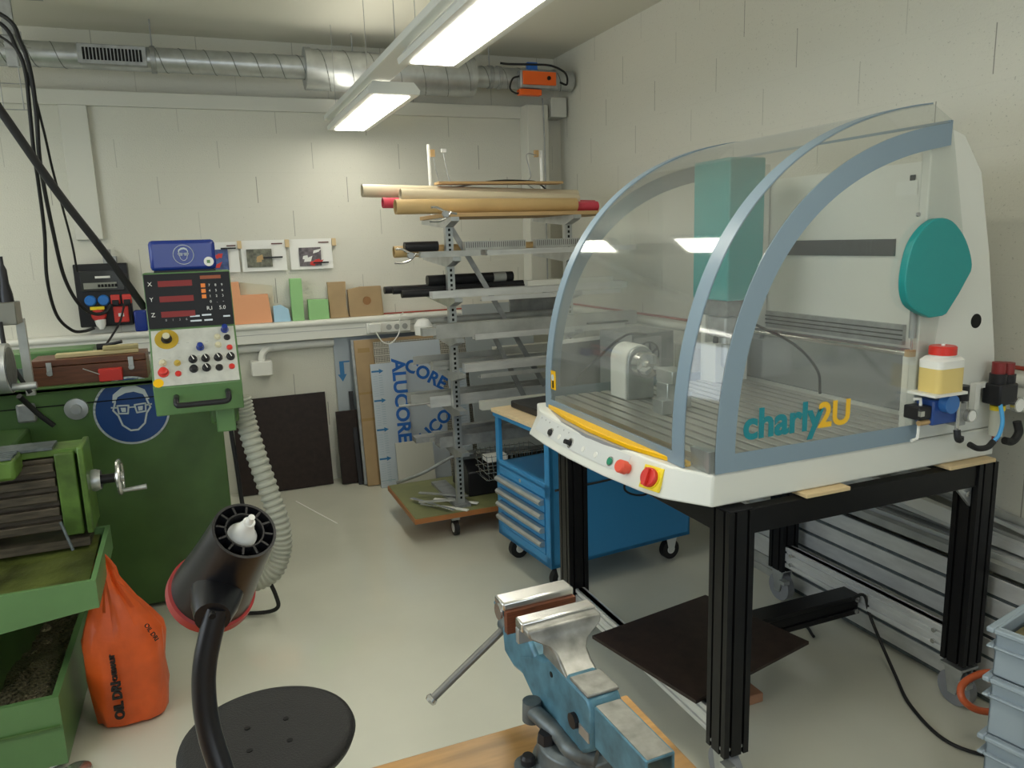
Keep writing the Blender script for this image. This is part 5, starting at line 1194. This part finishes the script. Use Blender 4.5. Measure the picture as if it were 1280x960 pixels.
# ================================================================== GREY CRATES
def crate(x, y, w, d, z, h, label, rz=-8, zbase=True):
    t = thing('plastic_crate', label, 'crate', (x, y, z), 0, None); M = T((x, y, z)) @ RZ(rz); m = MB(M)
    th = .008
    m.box(.01, w - .01, .01, .01 + th, 0, h); m.box(.01, w - .01, d - .01 - th, d - .01, 0, h); m.box(.01, .01 + th, .01, d - .01, 0, h); m.box(w - .01 - th, w - .01, .01, d - .01, 0, h); m.box(.01, w - .01, .01, d - .01, 0, th)
    m.build('body', M_crate, t, bevel=.003)
    def rimz(z0, z1, o, nm):
        q = MB(M); q.box(-o, w + o, -o, .012, z0, z1); q.box(-o, w + o, d - .012, d + o, z0, z1); q.box(-o, .012, .012, d - .012, z0, z1); q.box(w - .012, w + o, .012, d - .012, z0, z1)
        q.build(nm, M_crate, t, bevel=.004)
    rimz(h - .014, h, .006, 'rim'); rimz(h - .055, h - .048, .004, 'rib_band')
    q = MB(M)
    for k in range(3): q.box(-.0, .012, .09 + k * (d - .2) / 2, .098 + k * (d - .2) / 2, .02, h - .05)
    for k in range(3): q.box(.09 + k * (w - .2) / 2, .098 + k * (w - .2) / 2, .0, .012, .02, h - .05)
    q.build('ribs', M_crate, t)
    return t
crate(1.807, .818, .50, .37, .005, .32, 'lowest grey plastic crate of the stack at the right edge', 12)
crate(1.807, .818, .50, .37, .327, .16, 'middle grey plastic crate in the stack at the right edge', 12)
crate(1.807, .818, .50, .37, .49, .13, 'top open grey plastic crate at the right edge', 12)
tag(MB(T((1.807, .818, .50)) @ RZ(12)).box(.03, .47, .03, .34, 0, .095).build('crate_contents', mat('olive_rags', (.13, .11, .05), .8, var=.5, scale=12, bump=.6, bscale=20)), 'brown olive material inside the top grey crate', 'contents')
tag(MB().tube([(2.22, 1.42, .22), (2.14, 1.46, .23), (2.06, 1.47, .21), (2.03, 1.45, .18), (2.06, 1.42, .15), (2.13, 1.40, .14), (2.22, 1.42, .15)], .011, 12).build('orange_hose', mat('hose_orange', (.55, .11, .035), .4)), 'orange air hose loop behind the grey crates', 'hose')

# ================================================================== FLOOR ITEMS, STOOL
t = thing('stool', 'round black workshop stool in front of the camera', 'stool', (.035, 1.50, 0))
sx, sy, sz = .035, 1.50, .62
st = MB(); st.lathe([(0, -.035), (.155, -.035), (.170, -.028), (.176, -.012), (.172, -.002), (.158, .002), (.10, -.002), (0, -.004)], (sx, sy, sz), (0, 0, 1), 64); st = st.build('seat', mat('stool_foam', (.022, .022, .023), .5, bump=.3, bscale=300), t, angle=60)
for k in range(4): a = radians(45 + 90 * k); MB().cyl((sx + .055 * cos(a), sy + .055 * sin(a), sz - .004), (sx + .055 * cos(a), sy + .055 * sin(a), sz - .0015), .006, seg=14).build('dimple', M_slot, st)
MB().cyl((sx, sy, .12), (sx, sy, .585), .024).build('column', M_blackp, t); MB().lathe([(.10, 0), (.08, .02), (.03, .03)], (sx, sy, .555), (0, 0, 1)).build('seat_plate', M_black, t)
for k in range(5):
    a = radians(72 * k + 20); MB().tube([(sx, sy, .12), (sx + .12 * cos(a), sy + .12 * sin(a), .10), (sx + .24 * cos(a), sy + .24 * sin(a), .05)], [.02] * 17 if False else .016, 10).build('foot_leg', M_blackp, t)
    MB().cyl((sx + .24 * cos(a), sy + .24 * sin(a), 0), (sx + .24 * cos(a), sy + .24 * sin(a), .055), .02).build('glide', M_rubber, t)
tag(MB(T((0.508, 4.576, .0005)) @ RZ(-71.4)).box(-0.277, 0.277, -.0035, .0035, 0, .003).build('white_strip', M_paper), 'thin white strip on the open floor near the back wall', 'strip')  # thin white bar drawn flat on the floor

# ================================================================== WORKBENCH
t = thing('workbench', 'solid wooden workbench top in the foreground corner', 'workbench', (-.4, .3, 0))
MB().box(-1.5, .55, -.35, .935, .855, .90).build('bench_top', M_wood, t, bevel=.003)
for x, y in ((-1.42, -.28), (.44, -.28), (-1.42, .80), (.44, .80)): MB().box(x, x + .06, y, y + .06, 0, .855).build('leg', M_alud, t)

# ================================================================== VISE
VX, VY, VR = .402, .830, 2
VM = T((VX, VY, .90)) @ RZ(VR)
V = thing('bench_vise', 'worn blue steel bench vise bolted to the corner of the workbench', 'vise', (VX, VY, .90))
b = MB(VM); b.lathe([(0, 0), (.066, 0), (.066, .012), (.060, .018), (.058, .040), (.050, .047), (0, .047)], (.008, -.01, .0005), (0, 0, 1), 40)
LUG = [(.008 + .072 * cos(radians(a)), -.01 + .072 * sin(radians(a))) for a in (165, 45, 285)]
for x, y in LUG: b.cyl((x, y, .0005), (x, y, .014), .019)
b.build('swivel_base', M_vbase, V, bevel=.0015)
for x, y in LUG: MB(VM).lathe([(0, .026), (.007, .026), (.010, .022), (.010, .014)], (x, y, 0), (0, 0, 1), 16).build('base_bolt', M_blackp, V)
b = MB(VM); b.tube([(-.036, .045, .062), (-.034, .02, .064), (-.026, -.015, .060), (-.026, -.05, .060), (-.005, -.075, .058)], .0115, 12); b.lathe([(0, .076), (.013, .076), (.014, .047)], (-.036, .047, 0), (0, 0, 1), 20); b.lathe([(0, .070), (.014, .070), (.015, .047)], (-.012, -.06, 0), (0, 0, 1), 20)
b.build('clamp_arm', M_vbase, V)
MB(VM).lathe([(0, .062), (.011, .062), (.012, .047)], (-.040, -.005, 0), (0, 0, 1), 6).build('hex_bolt', M_blackp, V)
# fixed body, side profile in local YZ
MB(VM).prism([(-.095, .086), (-.05, .050), (.05, .050), (.11, .080), (.12, .105), (.075, .128), (.035, .140), (.02, .152), (-.085, .152), (-.095, .140)], -.023, .023, 'x').build('body', M_vblue, V, bevel=.005)
def sect(z_, w_, ya, yb_): return [(-w_, ya, z_), (w_, ya, z_), (w_, yb_, z_), (-w_, yb_, z_)]
def loft(lv):
    b = MB(VM); G = [[b.bm.verts.new(VM @ Vector(p)) for p in sect(*a)] for a in lv]
    b.bm.faces.new(G[0][::-1]); b.bm.faces.new(G[-1])
    for a, c in zip(G, G[1:]):
        for k in range(4): b.bm.faces.new((a[k], a[(k + 1) % 4], c[(k + 1) % 4], c[k]))
    return b
loft([(.148, .0235, -.036, .036), (.157, .0225, -.020, .037), (.168, .0235, -.006, .038), (.177, .030, .002, .039), (.184, .044, .007, .040), (.190, .054, .010, .041), (.2005, .0555, .012, .041)]).build('fixed_jaw', M_vworn, V, bevel=.003, angle=50)
lab(MB(VM).box(-.056, .056, .0275, .050, .190, .2045).build('jaw_plate', M_steel, V, bevel=.0025), 'bright aluminium soft jaw')
MB(VM).box(-.056, .056, .0405, .0495, .168, .190).build('jaw_face', M_galv, V, bevel=.001)
lab(MB(VM).box(-.0225, .0225, -.086, -.040, .1515, .156).build('worn_step', M_vworn, V, bevel=.0015), 'bare worn top of the body')
# sliding channel (inverted U) and the far jaw
b = MB(VM); b.prism([(-.019, .092), (-.019, .146), (.019, .146), (.019, .092), (.0155, .092), (.0155, .142), (-.0155, .142), (-.0155, .092)], -.205, -.0955); b.build('slide', M_vblue, V, bevel=.0012)
lab(MB(VM).box(-.0165, .0165, -.204, -.0957, .146, .1466).build('slide_top_wear', M_vworn, V), 'worn bare top of the slide')
MB(VM).prism([(.060, .085), (.14, .072), (.175, .080), (.180, .115), (.160, .150), (.135, .172), (.100, .172), (.088, .152), (.070, .138), (.055, .130)], -.0225, .0225, 'x').build('moving_body', M_vblue, V, bevel=.006)
loft([(.150, .022, .098, .135), (.165, .030, .096, .135), (.176, .050, .095, .132), (.192, .0555, .095, .130)]).build('moving_jaw', M_vblue, V, bevel=.003)
lab(MB(VM).box(-.056, .056, .090, .122, .1915, .2045).build('jaw_plate', M_steel, V, bevel=.003), 'bright aluminium soft jaw')
lab(MB(VM).box(-.053, .0555, .0845, .0945, .160, .1925).build('wooden_pad', mat('pad_wood', (.15, .045, .018), .5, var=.4, scale=40, stretch=(1, 8, 8)), V), 'reddish wooden jaw pad')
MB(VM).cyl((-.058, .106, .186), (-.055, .106, .186), .012).build('jaw_end', M_steel, V)
MB(VM).cyl((0, .178, .10), (0, .218, .10), .011).build('screw', M_galvd, V)
MB(VM).cyl((0, .200, .10), (0, .222, .10), .0125).build('screw_head', M_vbase, V)
M_handle = mat('handle_steel', (.20, .20, .19), .4, .7)
hp = [(.266, 1.045, .903), (.415, 1.040, 1.016)]
hb = MB().cyl(hp[0], hp[1], .0062).build('handle_bar', M_handle, V)
for p in hp: MB().lathe([(0, -.004), (.008, -.004), (.010, 0), (.008, .005), (0, .005)], p, (.77, 0, .64), 16).build('handle_end', M_steel, hb)
MB(VM).cyl((-.023, -.055, .105), (-.029, -.055, .105), .010, seg=24).build('side_bolt', M_blackp, V)
MB(VM).cyl((-.0225, .01, .132), (-.0238, .01, .132), .004, seg=14).build('small_hole', M_slot, V)
lab(MB(VM).box(-.0245, -.0225, -.090, -.066, .094, .108).build('maker_plate', M_galv, V), 'small embossed plate')

# ================================================================== LAMP
t = thing('machine_lamp', 'black gooseneck machine lamp with a red rim in the foreground', 'lamp', (-.01, .50, .90))
rc = Vector((.014, .705, 1.347)); ax = Vector((-.31, .61, -.73)).normalized(); Ln = .113
hd = MB().lathe([(.0245, .010), (.0265, 0), (.029, 0), (.0295, .004), (.032, .04), (.0355, .075), (.0385, .100), (.040, Ln), (.036, Ln), (.030, .05), (.0245, .012), (.0245, .010)], rc, ax, 48).build('lamp_head', M_lampblk, t, angle=50)
M_rim = mat('rim_red', (.30, .02, .02), .45)
lab(MB().lathe([(.0385, Ln - .006), (.042, Ln - .004), (.0425, Ln + .006), (.038, Ln + .007), (.037, Ln)], rc, ax, 48).build('red_rim', M_rim, t), 'red rubber rim')
u = ax.cross(Vector((0, 0, 1))).normalized(); w = ax.cross(u)
MB().lathe([(0, .014), (.0245, .014), (.0245, .016), (0, .016)], rc, ax, 32).build('vent_floor', M_slot, t)
m = MB(); m.lathe([(.0165, .014), (.0165, -.0005), (.0180, -.0005), (.0180, .014)], rc, ax, 32)
for k in range(12):
    a = 2 * pi * k / 12; d = u * cos(a) + w * sin(a); e = ax.cross(d); p0 = rc + d * .0175; p1 = rc + d * .0255
    m.hexa([p0 + e * .001 - ax * .0005, p0 - e * .001 - ax * .0005, p0 - e * .001 + ax * .012, p0 + e * .001 + ax * .012], [p1 + e * .001 - ax * .0005, p1 - e * .001 - ax * .0005, p1 - e * .001 + ax * .012, p1 + e * .001 + ax * .012])
m.build('vent_spokes', M_lampblk, t)
lab(MB().lathe([(0, -.022), (.003, -.022), (.0035, -.014), (.0055, -.014), (.006, -.008), (.007, -.006), (.011, .006), (.0135, .008), (.0135, .013), (0, .013)], rc, ax, 28).build('bulb_socket', M_paper, t), 'white ceramic socket')
cp = rc + ax * .080
neck0 = Vector((-.020, .690, 1.278))
dr = (neck0 - cp); 
MB().sweep([cp + dr * .4, cp + dr * .75, neck0 + dr.normalized() * .004], [.024, .021, .0155], 24).build('collar', M_lampblk, t)
MB().cyl(neck0 + Vector((.0, -.018, .010)), neck0 + Vector((0, -.0225, .009)), .0028).build('collar_screw', M_slot, t)
nk = [neck0 + Vector((.004, .001, .006)), (-.030, .686, 1.240), (-.0345, .682, 1.208), (-.0335, .676, 1.175), (-.027, .666, 1.142), (-.017, .65, 1.10), (-.003, .62, 1.04), (.012, .56, .96), (.012, .52, .92)]
MB().tube(nk, .0105, 20, 6).build('gooseneck', M_lampblk, t)
MB().lathe([(0, .0005), (.07, .0005), (.07, .015), (.02, .022), (.015, .05), (0, .05)], (.012, .505, .90), (0, 0, 1), 40).build('lamp_base', M_lampblk, t)
